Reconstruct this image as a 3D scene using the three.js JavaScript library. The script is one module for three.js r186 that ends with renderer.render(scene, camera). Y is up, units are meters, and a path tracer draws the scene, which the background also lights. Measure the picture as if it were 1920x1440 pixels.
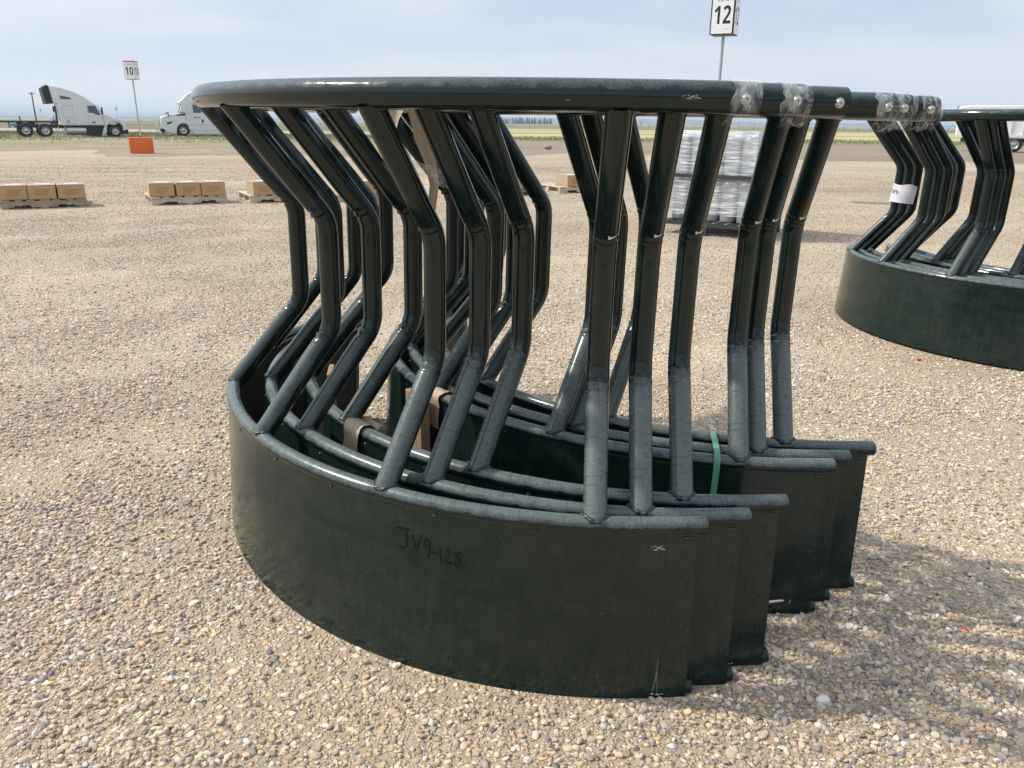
import * as THREE from 'three';
import { mergeGeometries, toCreasedNormals } from 'three/addons/utils/BufferGeometryUtils.js';
import { RoundedBoxGeometry } from 'three/addons/geometries/RoundedBoxGeometry.js';

// ------------------------------------------------------------------ camera, sky, sun, exposure
const scene = new THREE.Scene();
const D2R = Math.PI / 180;
const camera = new THREE.PerspectiveCamera(52.4, 4 / 3, 0.05, 20000);
camera.position.set(0, 1.35, 0);
camera.rotation.order = 'YXZ';
camera.rotation.set(-18.5 * D2R, 0, 0.62 * D2R);
const renderer = new THREE.WebGLRenderer({ antialias: true });
renderer.toneMapping = THREE.LinearToneMapping;
renderer.toneMappingExposure = 1.0;
renderer.shadowMap.enabled = true;

function rng(seed) { let a = seed >>> 0; return () => { a = (a + 0x6D2B79F5) >>> 0; let t = a; t = Math.imul(t ^ (t >>> 15), t | 1); t ^= t + Math.imul(t ^ (t >>> 7), t | 61); return ((t ^ (t >>> 14)) >>> 0) / 4294967296; }; }
function hash2(x, y, s) { let h = Math.imul(x | 0, 374761393) ^ Math.imul(y | 0, 668265263) ^ Math.imul(s | 0, 2246822519); h = Math.imul(h ^ (h >>> 13), 1274126177); return ((h ^ (h >>> 16)) >>> 0) / 4294967296; }
function vnoise(x, y, s = 0, per = 0) {
  const xi = Math.floor(x), yi = Math.floor(y); let fx = x - xi, fy = y - yi; fx = fx * fx * (3 - 2 * fx); fy = fy * fy * (3 - 2 * fy);
  const w = (v) => per ? ((v % per) + per) % per : v;
  const a = hash2(w(xi), w(yi), s), b = hash2(w(xi + 1), w(yi), s), c = hash2(w(xi), w(yi + 1), s), d = hash2(w(xi + 1), w(yi + 1), s);
  return a + (b - a) * fx + (c - a) * fy + (a - b - c + d) * fx * fy;
}
function fbm(x, y, o = 4, s = 0, per = 0) { let v = 0, a = 0.5, n = 0; for (let i = 0; i < o; i++) { v += a * vnoise(x, y, s + i * 17, per); n += a; x *= 2; y *= 2; if (per) per *= 2; a *= 0.5; } return v / n; }
const clamp = (v, a = 0, b = 1) => Math.min(b, Math.max(a, v));
const sst = (a, b, v) => { const t = clamp((v - a) / (b - a)); return t * t * (3 - 2 * t); };
const mix = (a, b, t) => a + (b - a) * t;

const SUN = new THREE.Vector3(-0.68, 0.72, -0.14).normalize();
{ // thin high haze over blue: one smooth hazy sky all round
  const W = 1024, H = 512, data = new Float32Array(W * H * 4);
  for (let j = 0; j < H; j++) for (let i = 0; i < W; i++) {
    const el = ((j + 0.5) / H - 0.5) * Math.PI, az = ((i + 0.5) / W - 0.5) * 2 * Math.PI;   // three: u 0.5 looks to +x... direction below
    const dx = Math.cos(el) * Math.cos(az), dy = Math.sin(el), dz = Math.cos(el) * Math.sin(az);
    const up = Math.max(dy, 0);
    const k = 1 / (up + 0.16);                                     // a flat cloud deck seen in perspective
    const px = dx * k, pz = dz * k;
    let c = fbm(px * 0.8 + 7.3, pz * 1.5 + 2.1, 5, 11);
    c = sst(0.36, 0.62, c);
    const hz = Math.exp(-up * 9);
    let r = mix(0.45, 0.79, hz), g = mix(0.575, 0.855, hz), b = mix(0.78, 0.90, hz);
    const cl = c * (0.6 + 0.2 * (1 - hz));
    r = mix(r, 0.76, cl); g = mix(g, 0.82, cl); b = mix(b, 0.88, cl);
    const cs = dx * SUN.x + dy * SUN.y + dz * SUN.z;               // the bright haze round the sun
    const glow = 1.5 * Math.exp((cs - 1) * 9) + 0.22 * Math.exp((cs - 1) * 2);
    r += glow * 1.0; g += glow * 0.98; b += glow * 0.94;
    if (dy < 0) { const f = sst(0, -0.25, dy); r = mix(r, 0.3, f); g = mix(g, 0.27, f); b = mix(b, 0.22, f); }
    const o = (j * W + i) * 4; data[o] = r; data[o + 1] = g; data[o + 2] = b; data[o + 3] = 1;
  }
  const t = new THREE.DataTexture(data, W, H, THREE.RGBAFormat, THREE.FloatType);
  t.mapping = THREE.EquirectangularReflectionMapping; t.magFilter = THREE.LinearFilter; t.needsUpdate = true;
  scene.background = t; scene.environment = t;
}
const sun = new THREE.DirectionalLight(new THREE.Color(1, 0.95, 0.84), 3.9);
sun.position.copy(SUN).multiplyScalar(60); sun.castShadow = true; sun.shadow.radius = 3;
sun.shadow.mapSize.set(4096, 4096);
Object.assign(sun.shadow.camera, { left: -30, right: 30, top: 30, bottom: -30, near: 1, far: 150 });
scene.add(sun, sun.target);
scene.fog = new THREE.FogExp2(0xc8d8e8, 0.0003);

// ------------------------------------------------------------------ helpers
const taken = {};
function numbered(n) { const k = taken[n] = (taken[n] ?? -1) + 1; return k ? `${n}_${String(k).padStart(3, '0')}` : n; }
function tag(o, label, category, group) { o.userData.label = label; o.userData.category = category; if (group) o.userData.group = group; return o; }
function thing(name, label, category, pos = [0, 0, 0], turn = 0, group) {
  const o = new THREE.Group(); o.name = numbered(name); o.position.set(...pos); o.rotation.y = turn; scene.add(o); return tag(o, label, category, group);
}
function part(name, geo, m, parent = scene) {
  const o = new THREE.Mesh(geo, m); o.name = parent === scene ? numbered(name) : name; o.castShadow = o.receiveShadow = true; parent.add(o); return o;
}
function structure(name, geo, m) { const o = part(name, geo, m); o.userData.kind = 'structure'; return o; }
const box = (w, h, d, x = 0, y = 0, z = 0, r = 0) => (r ? new RoundedBoxGeometry(w, h, d, 2, r) : new THREE.BoxGeometry(w, h, d)).translate(x, y, z);
const merge = (list) => mergeGeometries(list.map((g) => { const n = g.index ? g.toNonIndexed() : g; for (const k of Object.keys(n.attributes)) if (!['position', 'normal', 'uv'].includes(k)) n.deleteAttribute(k); return n; }));
const cylX = (r, l, x, y, z, n = 20) => new THREE.CylinderGeometry(r, r, l, n).rotateZ(Math.PI / 2).translate(x, y, z);
const cylZ = (r, l, x, y, z, n = 20) => new THREE.CylinderGeometry(r, r, l, n).rotateX(Math.PI / 2).translate(x, y, z);
const cylY = (r, l, x, y, z, n = 16) => new THREE.CylinderGeometry(r, r, l, n).translate(x, y, z);
const RGB = (r, g, b) => new THREE.Color().setRGB(r, g, b);
function mat(r, g, b, rough = 0.6, o = {}) { return new THREE.MeshPhysicalMaterial({ color: RGB(r, g, b), roughness: rough, ...o }); }
function dataTex(N, M, fn, srgb, rx = 1, ry = 1) {
  const d = new Uint8Array(N * M * 4);
  for (let j = 0; j < M; j++) for (let i = 0; i < N; i++) { const c = fn(i, j), o = (j * N + i) * 4; d[o] = c[0]; d[o + 1] = c[1]; d[o + 2] = c[2]; d[o + 3] = c[3] ?? 255; }
  return texOf(d, N, M, srgb, rx, ry);
}
function texOf(d, N, M, srgb, rx = 1, ry = 1) {
  const t = new THREE.DataTexture(d, N, M); t.wrapS = t.wrapT = THREE.RepeatWrapping; t.magFilter = THREE.LinearFilter; t.minFilter = THREE.LinearMipmapLinearFilter; t.generateMipmaps = true;
  if (srgb) t.colorSpace = THREE.SRGBColorSpace; t.repeat.set(rx, ry); t.needsUpdate = true; return t;
}
function canvasTex(w, h, draw) { const c = document.createElement('canvas'); c.width = w; c.height = h; draw(c.getContext('2d'), w, h); const t = new THREE.CanvasTexture(c); t.colorSpace = THREE.SRGBColorSpace; return t; }
const s8 = (lin) => { const v = clamp(lin); return 255 * (v <= 0.0031308 ? 12.92 * v : 1.055 * Math.pow(v, 1 / 2.4) - 0.055); };
const groundY = (x, z) => -0.2 * sst(20, 90, Math.hypot(x, z));

// ------------------------------------------------------------------ ground
const STONE = [[0.46, 0.36, 0.235], [0.52, 0.42, 0.285], [0.38, 0.30, 0.20], [0.58, 0.49, 0.36], [0.45, 0.39, 0.31], [0.33, 0.285, 0.235], [0.55, 0.40, 0.22], [0.25, 0.23, 0.205], [0.50, 0.36, 0.27], [0.63, 0.58, 0.48], [0.19, 0.185, 0.18], [0.41, 0.33, 0.24]];
const STONE_W = [14, 13, 13, 9, 10, 7, 5, 5, 3, 5, 3, 13];
const STONE_SUM = STONE_W.reduce((a, b) => a + b);
function stoneColour(R) { let k = R() * STONE_SUM, i = 0; while ((k -= STONE_W[i]) > 0) i++; const s = 0.80 + 0.64 * R(), c = STONE[i]; return [c[0] * s, c[1] * s, c[2] * s]; }

const TILE = 2.4;
const gravelTex = (() => {
  const N = 2048, h = new Float32Array(N * N), col = new Uint8Array(N * N * 4), hb = new Uint8Array(N * N * 4), R = rng(5), pm = TILE / N;
  const cr = new Float32Array(N * N * 3);
  for (let j = 0; j < N; j++) for (let i = 0; i < N; i++) {
    const n = fbm(i / 16, j / 16, 3, 3, 128), f = hash2(i, j, 9), s = 0.72 + 0.4 * n + 0.3 * (f - 0.5), o = (j * N + i) * 3;
    cr[o] = 0.41 * s; cr[o + 1] = 0.328 * s; cr[o + 2] = 0.243 * s; h[j * N + i] = 0.12 * n + 0.05 * f;
  }
  const splat = (count, r0, r1, hs) => {
    for (let k = 0; k < count; k++) {
      const cx = R() * N, cy = R() * N, rr = (r0 + (r1 - r0) * R() ** 2) / pm, e = 0.6 + 0.4 * R(), an = R() * Math.PI, ca = Math.cos(an), sa = Math.sin(an), c = stoneColour(R);
      const B = Math.ceil(rr), p = 0.7 + 0.5 * R(), tx = (R() - 0.5) * 0.5, ty = (R() - 0.5) * 0.5;
      for (let y = -B; y <= B; y++) for (let x = -B; x <= B; x++) {
        const u = (x * ca + y * sa) / rr, v = (-x * sa + y * ca) / (rr * e), d = Math.pow(Math.abs(u), 2.4) + Math.pow(Math.abs(v), 2.4);
        if (d > 1) continue;
        const hh = hs * rr * pm * (Math.pow(1 - d, 0.5 * p) * (1 + u * tx + v * ty)) + 0.1;
        const ii = ((Math.round(cx) + x) % N + N) % N, jj = ((Math.round(cy) + y) % N + N) % N, o = jj * N + ii;
        if (hh > h[o]) { h[o] = hh; const f = 0.93 + 0.14 * hash2(ii, jj, 2); cr[o * 3] = c[0] * f; cr[o * 3 + 1] = c[1] * f; cr[o * 3 + 2] = c[2] * f; }
      }
    }
  };
  splat(60000, 0.0022, 0.0045, 60); splat(26000, 0.004, 0.009, 55); splat(2500, 0.008, 0.015, 45);
  for (let o = 0; o < N * N; o++) { for (let k = 0; k < 3; k++) col[o * 4 + k] = s8(cr[o * 3 + k]); col[o * 4 + 3] = 255; const v = clamp(h[o] / 0.75) * 255; hb[o * 4] = hb[o * 4 + 1] = hb[o * 4 + 2] = v; hb[o * 4 + 3] = 255; }
  return { map: texOf(col, N, N, true), bump: texOf(hb, N, N, false) };
})();
const soilTex = (() => {   // fine earth and chaff for the fields
  const N = 1024, per = 64;
  const map = dataTex(N, N, (i, j) => { const n = fbm(i / 16, j / 16, 4, 31, per), f = hash2(i, j, 4), v = 255 * clamp(0.86 + 0.34 * (n - 0.5) + 0.22 * (f - 0.5)); return [v, v, v]; }, true);
  return map;
})();
function sheet(x0, x1, z0, z1, nx, nz, y, edge0, edge1, colour, uvScale) {   // a wavy-edged strip of ground, uv in metres
  const P = [], U = [], C = [], I = [];
  for (let j = 0; j <= nz; j++) for (let i = 0; i <= nx; i++) {
    const x = mix(x0, x1, i / nx), za = z0 + (edge0 ? edge0(x) : 0), zb = z1 + (edge1 ? edge1(x) : 0), z = mix(za, zb, j / nz);
    P.push(x, groundY(x, z) + y, z); U.push(x / uvScale, z / uvScale); C.push(...colour(x, z));
  }
  for (let j = 0; j < nz; j++) for (let i = 0; i < nx; i++) { const a = j * (nx + 1) + i, b = a + 1, c = a + nx + 1, d = c + 1; I.push(a, b, c, b, d, c); }
  const g = new THREE.BufferGeometry(); g.setAttribute('position', new THREE.Float32BufferAttribute(P, 3)); g.setAttribute('uv', new THREE.Float32BufferAttribute(U, 2)); g.setAttribute('color', new THREE.Float32BufferAttribute(C, 3)); g.setIndex(I); g.computeVertexNormals();
  if (g.attributes.normal.getY(0) < 0) { const a = g.index.array; for (let k = 0; k < a.length; k += 3) { const t = a[k]; a[k] = a[k + 1]; a[k + 1] = t; } g.computeVertexNormals(); }
  return g;
}
const grey = (r, g, b, am, sc, seed) => (x, z) => { const v = 1 + am * (fbm(x / sc + 50, z / (sc * 0.6) + 50, 4, seed) - 0.5); return [r * v, g * v, b * v]; };
const mGround = new THREE.MeshStandardMaterial({ map: soilTex, vertexColors: true, roughness: 1 });
// worn wheel tracks and finer, paler or earthier patches of the yard
const rut = (x, z) => { const t = z + 0.42 * x + 0.9 * Math.sin(x * 0.35 + 1) + 0.5 * fbm(x / 3 + 7, z / 3 + 7, 2, 33), f = ((t % 3.7) + 3.7) % 3.7; return Math.exp(-(((f - 0.7) / 0.28) ** 2)) + Math.exp(-(((f - 2.5) / 0.3) ** 2)); };
const yardTone = (x, z) => {
  const n = fbm(x / 5 + 90, z / 2.6 + 40, 4, 77), m = fbm(x / 1.1 + 10, z / 0.8 + 10, 3, 78);
  const v = 1.0 + 0.5 * (n - 0.5) + 0.26 * (m - 0.5) + 0.07 * rut(x, z), e = sst(0.42, 0.62, n);
  return [v * 1.0, v * mix(0.97, 1.0, e), v * mix(0.94, 1.0, e)];
};
const mYard = new THREE.MeshStandardMaterial({ map: gravelTex.map, bumpMap: gravelTex.bump, bumpScale: 0.012, vertexColors: true, roughness: 0.95 });
structure('ground', new THREE.CircleGeometry(9000, 64).rotateX(-Math.PI / 2).translate(0, -0.26, 0), mat(0.15, 0.14, 0.075, 1));
structure('gravel_yard', sheet(-60, 60, 5, -36, 480, 160, 0, null, (x) => 15 * (fbm(x / 5 + 20, 1, 5, 5) - 0.5) + 1, yardTone, TILE), mYard);
structure('bare_soil', sheet(-150, 150, -27, -82, 150, 40, -0.005, null, (x) => 5 * (fbm(x / 10 + 20, 4, 3, 6) - 0.5), (x, z) => { const l = sst(-4, -16, x), v = 1 + 0.5 * (fbm(x / 7 + 50, z / 4 + 50, 4, 8) - 0.5); return [mix(0.33, 0.40, l) * v, mix(0.255, 0.325, l) * v, mix(0.175, 0.225, l) * v]; }, 3), mGround);
structure('dry_grass_verge', sheet(-200, -3, -37, -88, 400, 40, 0.004, (x) => 16 * (fbm(x / 4 + 20, 7, 5, 7) - 0.5) - (x > -12 ? (x + 12) * 0.6 : 0), null, (x, z) => { const g = sst(0.42, 0.62, fbm(x / 7 + 60, z / 3 + 60, 4, 10)) * sst(-40, -66, z), v = 0.8 + 0.5 * fbm(x / 2 + 9, z / 2 + 9, 3, 12); return [mix(0.36, 0.24, g) * v, mix(0.30, 0.25, g) * v, mix(0.19, 0.10, g) * v]; }, 3), mGround);
structure('field_road', sheet(-700, -20, -100, -128, 80, 8, 0.004, null, (x) => 3 * (fbm(x / 20, 3, 2, 3) - 0.5), grey(0.52, 0.45, 0.35, 0.3, 12, 14), 3), mGround);
structure('green_strip', sheet(-260, 260, -76, -96, 200, 10, 0.000, (x) => 8 * (fbm(x / 9 + 4, 2, 3, 15) - 0.5), null, grey(0.27, 0.28, 0.10, 0.6, 9, 16), 3), mGround);
structure('stubble_field', sheet(-20, 420, -92, -240, 140, 40, 0.006, (x) => 4 * (fbm(x / 9 + 4, 6, 3, 17) - 0.5), null, (x, z) => { const s = Math.sin(z / 7.5 + 2 * fbm(x / 60 + 5, z / 30 + 5, 2, 19)), v = 0.85 + 0.3 * fbm(x / 8 + 9, z / 5 + 9, 3, 20), g = sst(0.35, 0.8, s); return [mix(0.62, 0.36, g) * v, mix(0.52, 0.35, g) * v, mix(0.24, 0.14, g) * v]; }, 3), mGround);
structure('far_grassland', sheet(-1500, 1500, -236, -700, 90, 30, 0.008, null, null, grey(0.24, 0.235, 0.11, 0.7, 60, 21), 6), mGround);
structure('far_stubble', sheet(-2500, 2500, -690, -2600, 60, 20, 0.012, null, null, grey(0.44, 0.36, 0.22, 0.5, 160, 22), 12), mGround);

{ // far blue hills
  const mk = (R0, h0, seed, prof) => {
    const P = [], I = [], n = 180;
    for (let i = 0; i <= n; i++) { const a = (-75 + 150 * i / n) * D2R, hh = h0 * prof(i / n) * (0.55 + 0.9 * fbm(i / 9 + seed, 3, 4, seed)); for (const [rr, y] of [[R0 - 500, -0.3], [R0, hh * 0.75], [R0 + 400, hh], [R0 + 1500, hh * 0.5]]) P.push(Math.sin(a) * rr, y, -Math.cos(a) * rr); }
    for (let i = 0; i < n; i++) for (let k = 0; k < 3; k++) { const a = i * 4 + k, b = a + 4; I.push(a, b, a + 1, b, b + 1, a + 1); }
    const g = new THREE.BufferGeometry(); g.setAttribute('position', new THREE.Float32BufferAttribute(P, 3)); g.setIndex(I); g.computeVertexNormals(); return g;
  };
  structure('hills', mk(4200, 22, 41, (t) => 0.55 + 0.75 * Math.exp(-(((t - 0.53) / 0.07) ** 2)) - 0.25 * Math.exp(-(((t - 0.2) / 0.15) ** 2))), mat(0.10, 0.12, 0.10, 1));
}

// loose stones of the yard; the panels have pressed theirs into the ground
const FEET = [[0.275, -2.929, -51.6], [0.390, -2.976, -51.6], [0.505, -3.053, -51.6], [0.785, -3.290, -54.8], [0.853, -3.352, -54.8], [0.955, -3.424, -54.8], [3.748, -5.456, -56.4]].map(([x, z, r]) => [x, z, r - 60, r + 60]);
{
  const shapes = [];
  for (let v = 0; v < 6; v++) {
    const R = rng(100 + v), g = new THREE.IcosahedronGeometry(1, 1), p = g.attributes.position, dirs = [];
    for (let k = 0; k < 9; k++) dirs.push([new THREE.Vector3(R() - 0.5, R() - 0.5, R() - 0.5).normalize(), 0.52 + 0.3 * R()]);
    const q = new THREE.Vector3();
    for (let i = 0; i < p.count; i++) {
      q.fromBufferAttribute(p, i).normalize();
      let m = 0.88 + 0.2 * fbm(q.x * 1.5 + 9 + v, q.y * 1.5 + q.z + 9, 2, 60 + v);
      for (const [d, c] of dirs) { const t = q.dot(d); if (t * m > c) m = c / t; }
      q.multiplyScalar(m); p.setXYZ(i, q.x, q.y, q.z);
    }
    g.computeVertexNormals(); shapes.push(v === 2 ? g : toCreasedNormals(g, 0.35));
  }
  const m = new THREE.MeshStandardMaterial({ color: 0xffffff, roughness: 0.85 });
  const zones = [[1.0, 3.2, 42000, 0.0016, 0.0108], [3.2, 6.5, 15000, 0.0025, 0.0112], [6.5, 13, 2600, 0.005, 0.0125], [13, 36, 330, 0.008, 0.017]];
  const lists = shapes.map(() => []), R = rng(77);
  for (const [d0, d1, dens, r0, r1] of zones) {
    const half = 0.66, count = Math.round(dens * half * (d1 * d1 - d0 * d0));
    for (let k = 0; k < count; k++) {
      const d = Math.sqrt(mix(d0 * d0, d1 * d1, R())), az = (R() * 2 - 1) * half * 1.02, x = d * Math.sin(az), z = -d * Math.cos(az);
      if (d > 18 && R() < sst(16, 35, d)) continue;
      if (FEET.some(([cx, cz, a0, a1]) => { const q = Math.hypot(x - cx, z - cz); if (q < 1.296 || q > 1.350) return false; const a = Math.atan2(x - cx, z - cz) / D2R; return a > a0 && a < a1; })) continue;
      const patch = fbm(x / 0.55 + 30, z / 0.55 + 30, 3, 91);
      if (R() > (0.2 + 1.1 * sst(0.3, 0.66, patch)) * (1 - 0.6 * Math.min(1, rut(x, z)))) { R(); continue; }
      const big = R() < 0.008 ? 1.5 : 1;
      const r = (r0 + (r1 - r0) * R() ** 6) * big;
      lists[(R() * shapes.length) | 0].push([x, z, r, R(), R(), R(), R(), R()]);
    }
  }
  const M4 = new THREE.Matrix4(), q = new THREE.Quaternion(), e = new THREE.Euler(), s = new THREE.Vector3(), t = new THREE.Vector3(), c = new THREE.Color(), RC = rng(78);
  const grp = new THREE.Group(); grp.name = 'loose_gravel'; scene.add(grp);
  shapes.forEach((g, v) => {
    const L = lists[v], im = new THREE.InstancedMesh(g, m, L.length); im.name = 'gravel_stones';
    L.forEach(([x, z, r, a, b, d, f, h], i) => {
      e.set((a - 0.5) * 0.9, b * 6.283, (d - 0.5) * 0.9); q.setFromEuler(e);
      s.set(r * (0.85 + 0.5 * f), r * (0.45 + 0.4 * h), r * (0.75 + 0.35 * b)); t.set(x, r * (0.12 + 0.3 * h), z);
      im.setMatrixAt(i, M4.compose(t, q, s)); const k = stoneColour(RC), y = yardTone(x, z), ym = 0.45 + 0.55 * y[0]; im.setColorAt(i, c.setRGB(k[0] * ym, k[1] * ym * 0.99, k[2] * ym * 1.07));
    });
    im.castShadow = im.receiveShadow = true; im.userData.kind = 'stuff'; grp.add(im);
  });
  grp.userData.kind = 'stuff'; tag(grp, 'loose tan and grey gravel stones strewn over the yard', 'gravel');
}
{ // grass along the truck lane, and a few weeds
  const R = rng(31), bl = [];
  for (let k = 0; k < 9; k++) { const a = R() * 6.28, l = 0.55 + 0.45 * R(), w = 0.035, lean = 0.35 * R(); const g = new THREE.BufferGeometry(); const x = Math.cos(a), z = Math.sin(a); g.setAttribute('position', new THREE.Float32BufferAttribute([x * 0.1 - z * w, 0, z * 0.1 + x * w, x * 0.1 + z * w, 0, z * 0.1 - x * w, x * (0.1 + lean), l, z * (0.1 + lean)], 3)); g.computeVertexNormals(); bl.push(g); }
  const g = mergeGeometries(bl), im = new THREE.InstancedMesh(g, new THREE.MeshStandardMaterial({ color: 0xffffff, roughness: 0.9, side: THREE.DoubleSide }), 26000);
  const M4 = new THREE.Matrix4(), q = new THREE.Quaternion(), c = new THREE.Color(), up = new THREE.Vector3(0, 1, 0); let n = 0;
  while (n < 26000) {
    const mode = R(); let x, z, h, gr;
    if (mode < 0.62) { x = mix(-75, -2, R()); z = mix(-37, -92, Math.sqrt(R())); const p = fbm(x / 5 + 9, z / 3 + 9, 3, 45); if (R() > sst(0.38, 0.6, p) * sst(-34, -62, z) + 0.04) continue; h = mix(0.05, 0.26, R()) * (0.45 + 0.55 * sst(-45, -70, z)); gr = R() < 0.6; }
    else if (mode < 0.97) { x = mix(-60, 80, R()); z = mix(-74, -96, R()); if (R() > fbm(x / 6 + 9, z / 4 + 9, 3, 46) * 1.2) continue; h = mix(0.1, 0.3, R()); gr = R() < 0.7; }
    else { const d = mix(3, 30, R()), a = (R() - 0.5) * 1.3; x = d * Math.sin(a); z = -d * Math.cos(a); if (fbm(x / 2 + 4, z / 2 + 4, 2, 47) < 0.56) continue; h = mix(0.012, 0.035, R()); gr = true; }
    const v = 0.7 + 0.6 * R(); gr ? c.setRGB(0.15 * v, 0.18 * v, 0.055 * v) : c.setRGB(0.42 * v, 0.34 * v, 0.19 * v);
    im.setMatrixAt(n, M4.compose(new THREE.Vector3(x, groundY(x, z), z), q.setFromAxisAngle(up, R() * 6.28), new THREE.Vector3(h, h, h))); im.setColorAt(n, c); n++;
  }
  im.name = 'grass'; im.userData.kind = 'stuff'; im.castShadow = im.receiveShadow = true; scene.add(im); tag(im, 'sparse green and dry grass along the yard edge', 'grass');
}

// ------------------------------------------------------------------ hay feeder panels
const paintBump = dataTex(512, 512, (i, j) => { const v = 255 * fbm(i / 8, j / 8, 2, 73, 64); return [v, v, v]; }, false);
// dark green enamel; pale film on upward sides is part yard dust grains, part painted sky sheen (u runs round the pipe, v along it)
function dustSheenPaint(M, cover, seed, strength = 1) {
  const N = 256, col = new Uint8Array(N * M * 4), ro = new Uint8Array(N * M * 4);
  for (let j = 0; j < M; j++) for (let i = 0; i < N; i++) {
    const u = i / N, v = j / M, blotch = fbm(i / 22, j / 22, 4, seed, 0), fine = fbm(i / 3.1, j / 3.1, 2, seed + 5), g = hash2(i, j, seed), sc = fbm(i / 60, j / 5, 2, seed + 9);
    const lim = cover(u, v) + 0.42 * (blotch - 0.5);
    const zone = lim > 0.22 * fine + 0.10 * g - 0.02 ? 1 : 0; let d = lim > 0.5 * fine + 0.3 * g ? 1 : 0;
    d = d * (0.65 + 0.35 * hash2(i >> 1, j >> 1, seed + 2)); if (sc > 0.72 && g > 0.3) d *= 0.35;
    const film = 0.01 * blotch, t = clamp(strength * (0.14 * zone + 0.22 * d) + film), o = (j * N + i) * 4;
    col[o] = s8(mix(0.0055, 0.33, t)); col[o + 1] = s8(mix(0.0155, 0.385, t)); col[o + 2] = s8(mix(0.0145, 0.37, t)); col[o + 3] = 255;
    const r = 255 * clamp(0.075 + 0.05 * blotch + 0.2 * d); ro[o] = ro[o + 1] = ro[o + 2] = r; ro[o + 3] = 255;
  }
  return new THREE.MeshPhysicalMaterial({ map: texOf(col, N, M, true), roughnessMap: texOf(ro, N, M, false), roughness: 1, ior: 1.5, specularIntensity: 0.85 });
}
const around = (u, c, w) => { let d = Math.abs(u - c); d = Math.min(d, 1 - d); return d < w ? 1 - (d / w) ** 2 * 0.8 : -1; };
const mTube = dustSheenPaint(1024, (u) => 0.62 * around(u, 0.25, 0.23), 71);
const mTop = dustSheenPaint(1024, (u) => 0.44 * around(u, 0.25, 0.2), 371, 0.7);
const mPosts = [[0.372, 171, 0.5], [0.385, 191, 0.55], [0.365, 211, 0.62], [0.39, 231, 0.75], [0.378, 251, 0.95]].map(([cut, seed, k]) => dustSheenPaint(1024, (u, v) => Math.max(v < cut + 0.02 ? 0.66 * around(u, 0, 0.25 * (1 - 0.4 * sst(cut - 0.06, cut, v))) - 0.85 * sst(cut - 0.13, cut + 0.015, v) : -1, v > 0.66 ? 0.22 * around(u, 0.5, 0.2) : -1), seed, k));  // lower outer and upper inner sides paler: dust plus sky sheen in the colour
const mClean = dustSheenPaint(512, () => -1, 271);
const skirtTex = (() => {   // the same enamel on the sheet, with pale dust grains and faint run marks
  const N = 2048, M = 512, d = new Uint8Array(N * M * 4), R = rng(12), v = new Float32Array(N * M);
  for (let j = 0; j < M; j++) for (let i = 0; i < N; i++) { const n = fbm(i / 40, j / 32, 4, 81), f = fbm(i / 3, j / 3, 2, 82), st = fbm(i / 6, j / 90, 2, 83); v[j * N + i] = clamp(0.006 + 0.05 * (n - 0.40) + 0.03 * (f - 0.5) + 0.03 * (st - 0.5)); }
  for (let k = 0; k < 5200; k++) { const x = (R() * N) | 0, y = (R() * M) | 0, r = R() < 0.04 ? 1 : 0, a = 0.03 + 0.22 * R() ** 2; for (let dy = -r; dy <= r; dy++) for (let dx = -r; dx <= r; dx++) { const o = clamp(y + dy, 0, M - 1) * N + clamp(x + dx, 0, N - 1); v[o] = clamp(v[o] + a); } }
  for (let o = 0; o < N * M; o++) { const t = v[o]; d[o * 4] = s8(mix(0.006, 0.34, t)); d[o * 4 + 1] = s8(mix(0.0175, 0.33, t)); d[o * 4 + 2] = s8(mix(0.0152, 0.28, t)); d[o * 4 + 3] = 255; }
  return texOf(d, N, M, true);
})();
const mSkirt = new THREE.MeshPhysicalMaterial({ map: skirtTex, bumpMap: paintBump, bumpScale: 0.0003, roughness: 0.16, ior: 1.5, specularIntensity: 0.8 });
const mEdge = mat(0.10, 0.115, 0.105, 0.5);
const mSkirtIn = new THREE.MeshPhysicalMaterial({ color: RGB(0.011, 0.022, 0.02), roughness: 0.72 });
skirtTex.wrapS = THREE.RepeatWrapping;
const mWeld = mat(0.02, 0.034, 0.031, 0.28);
const mZinc = mat(0.62, 0.6, 0.56, 0.3, { metalness: 1 });
const mSticker = mat(0.8, 0.8, 0.78, 0.4);
const ridge = (x, y, sd) => 1 - Math.abs(2 * fbm(x, y, 3, sd) - 1);
const filmTex = dataTex(256, 256, (i, j) => { const a = ridge(i / 42 + 3, j / 42, 95), b = fbm(i / 60, j / 60, 3, 96), v = 255 * clamp(0.05 + 0.2 * sst(0.86, 0.98, a) + 0.24 * sst(0.45, 0.72, b)); return [v, v, v]; }, false);
const mFilm = new THREE.MeshPhysicalMaterial({ color: RGB(0.85, 0.87, 0.88), roughness: 0.15, alphaMap: filmTex, transparent: true, side: THREE.DoubleSide });

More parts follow.
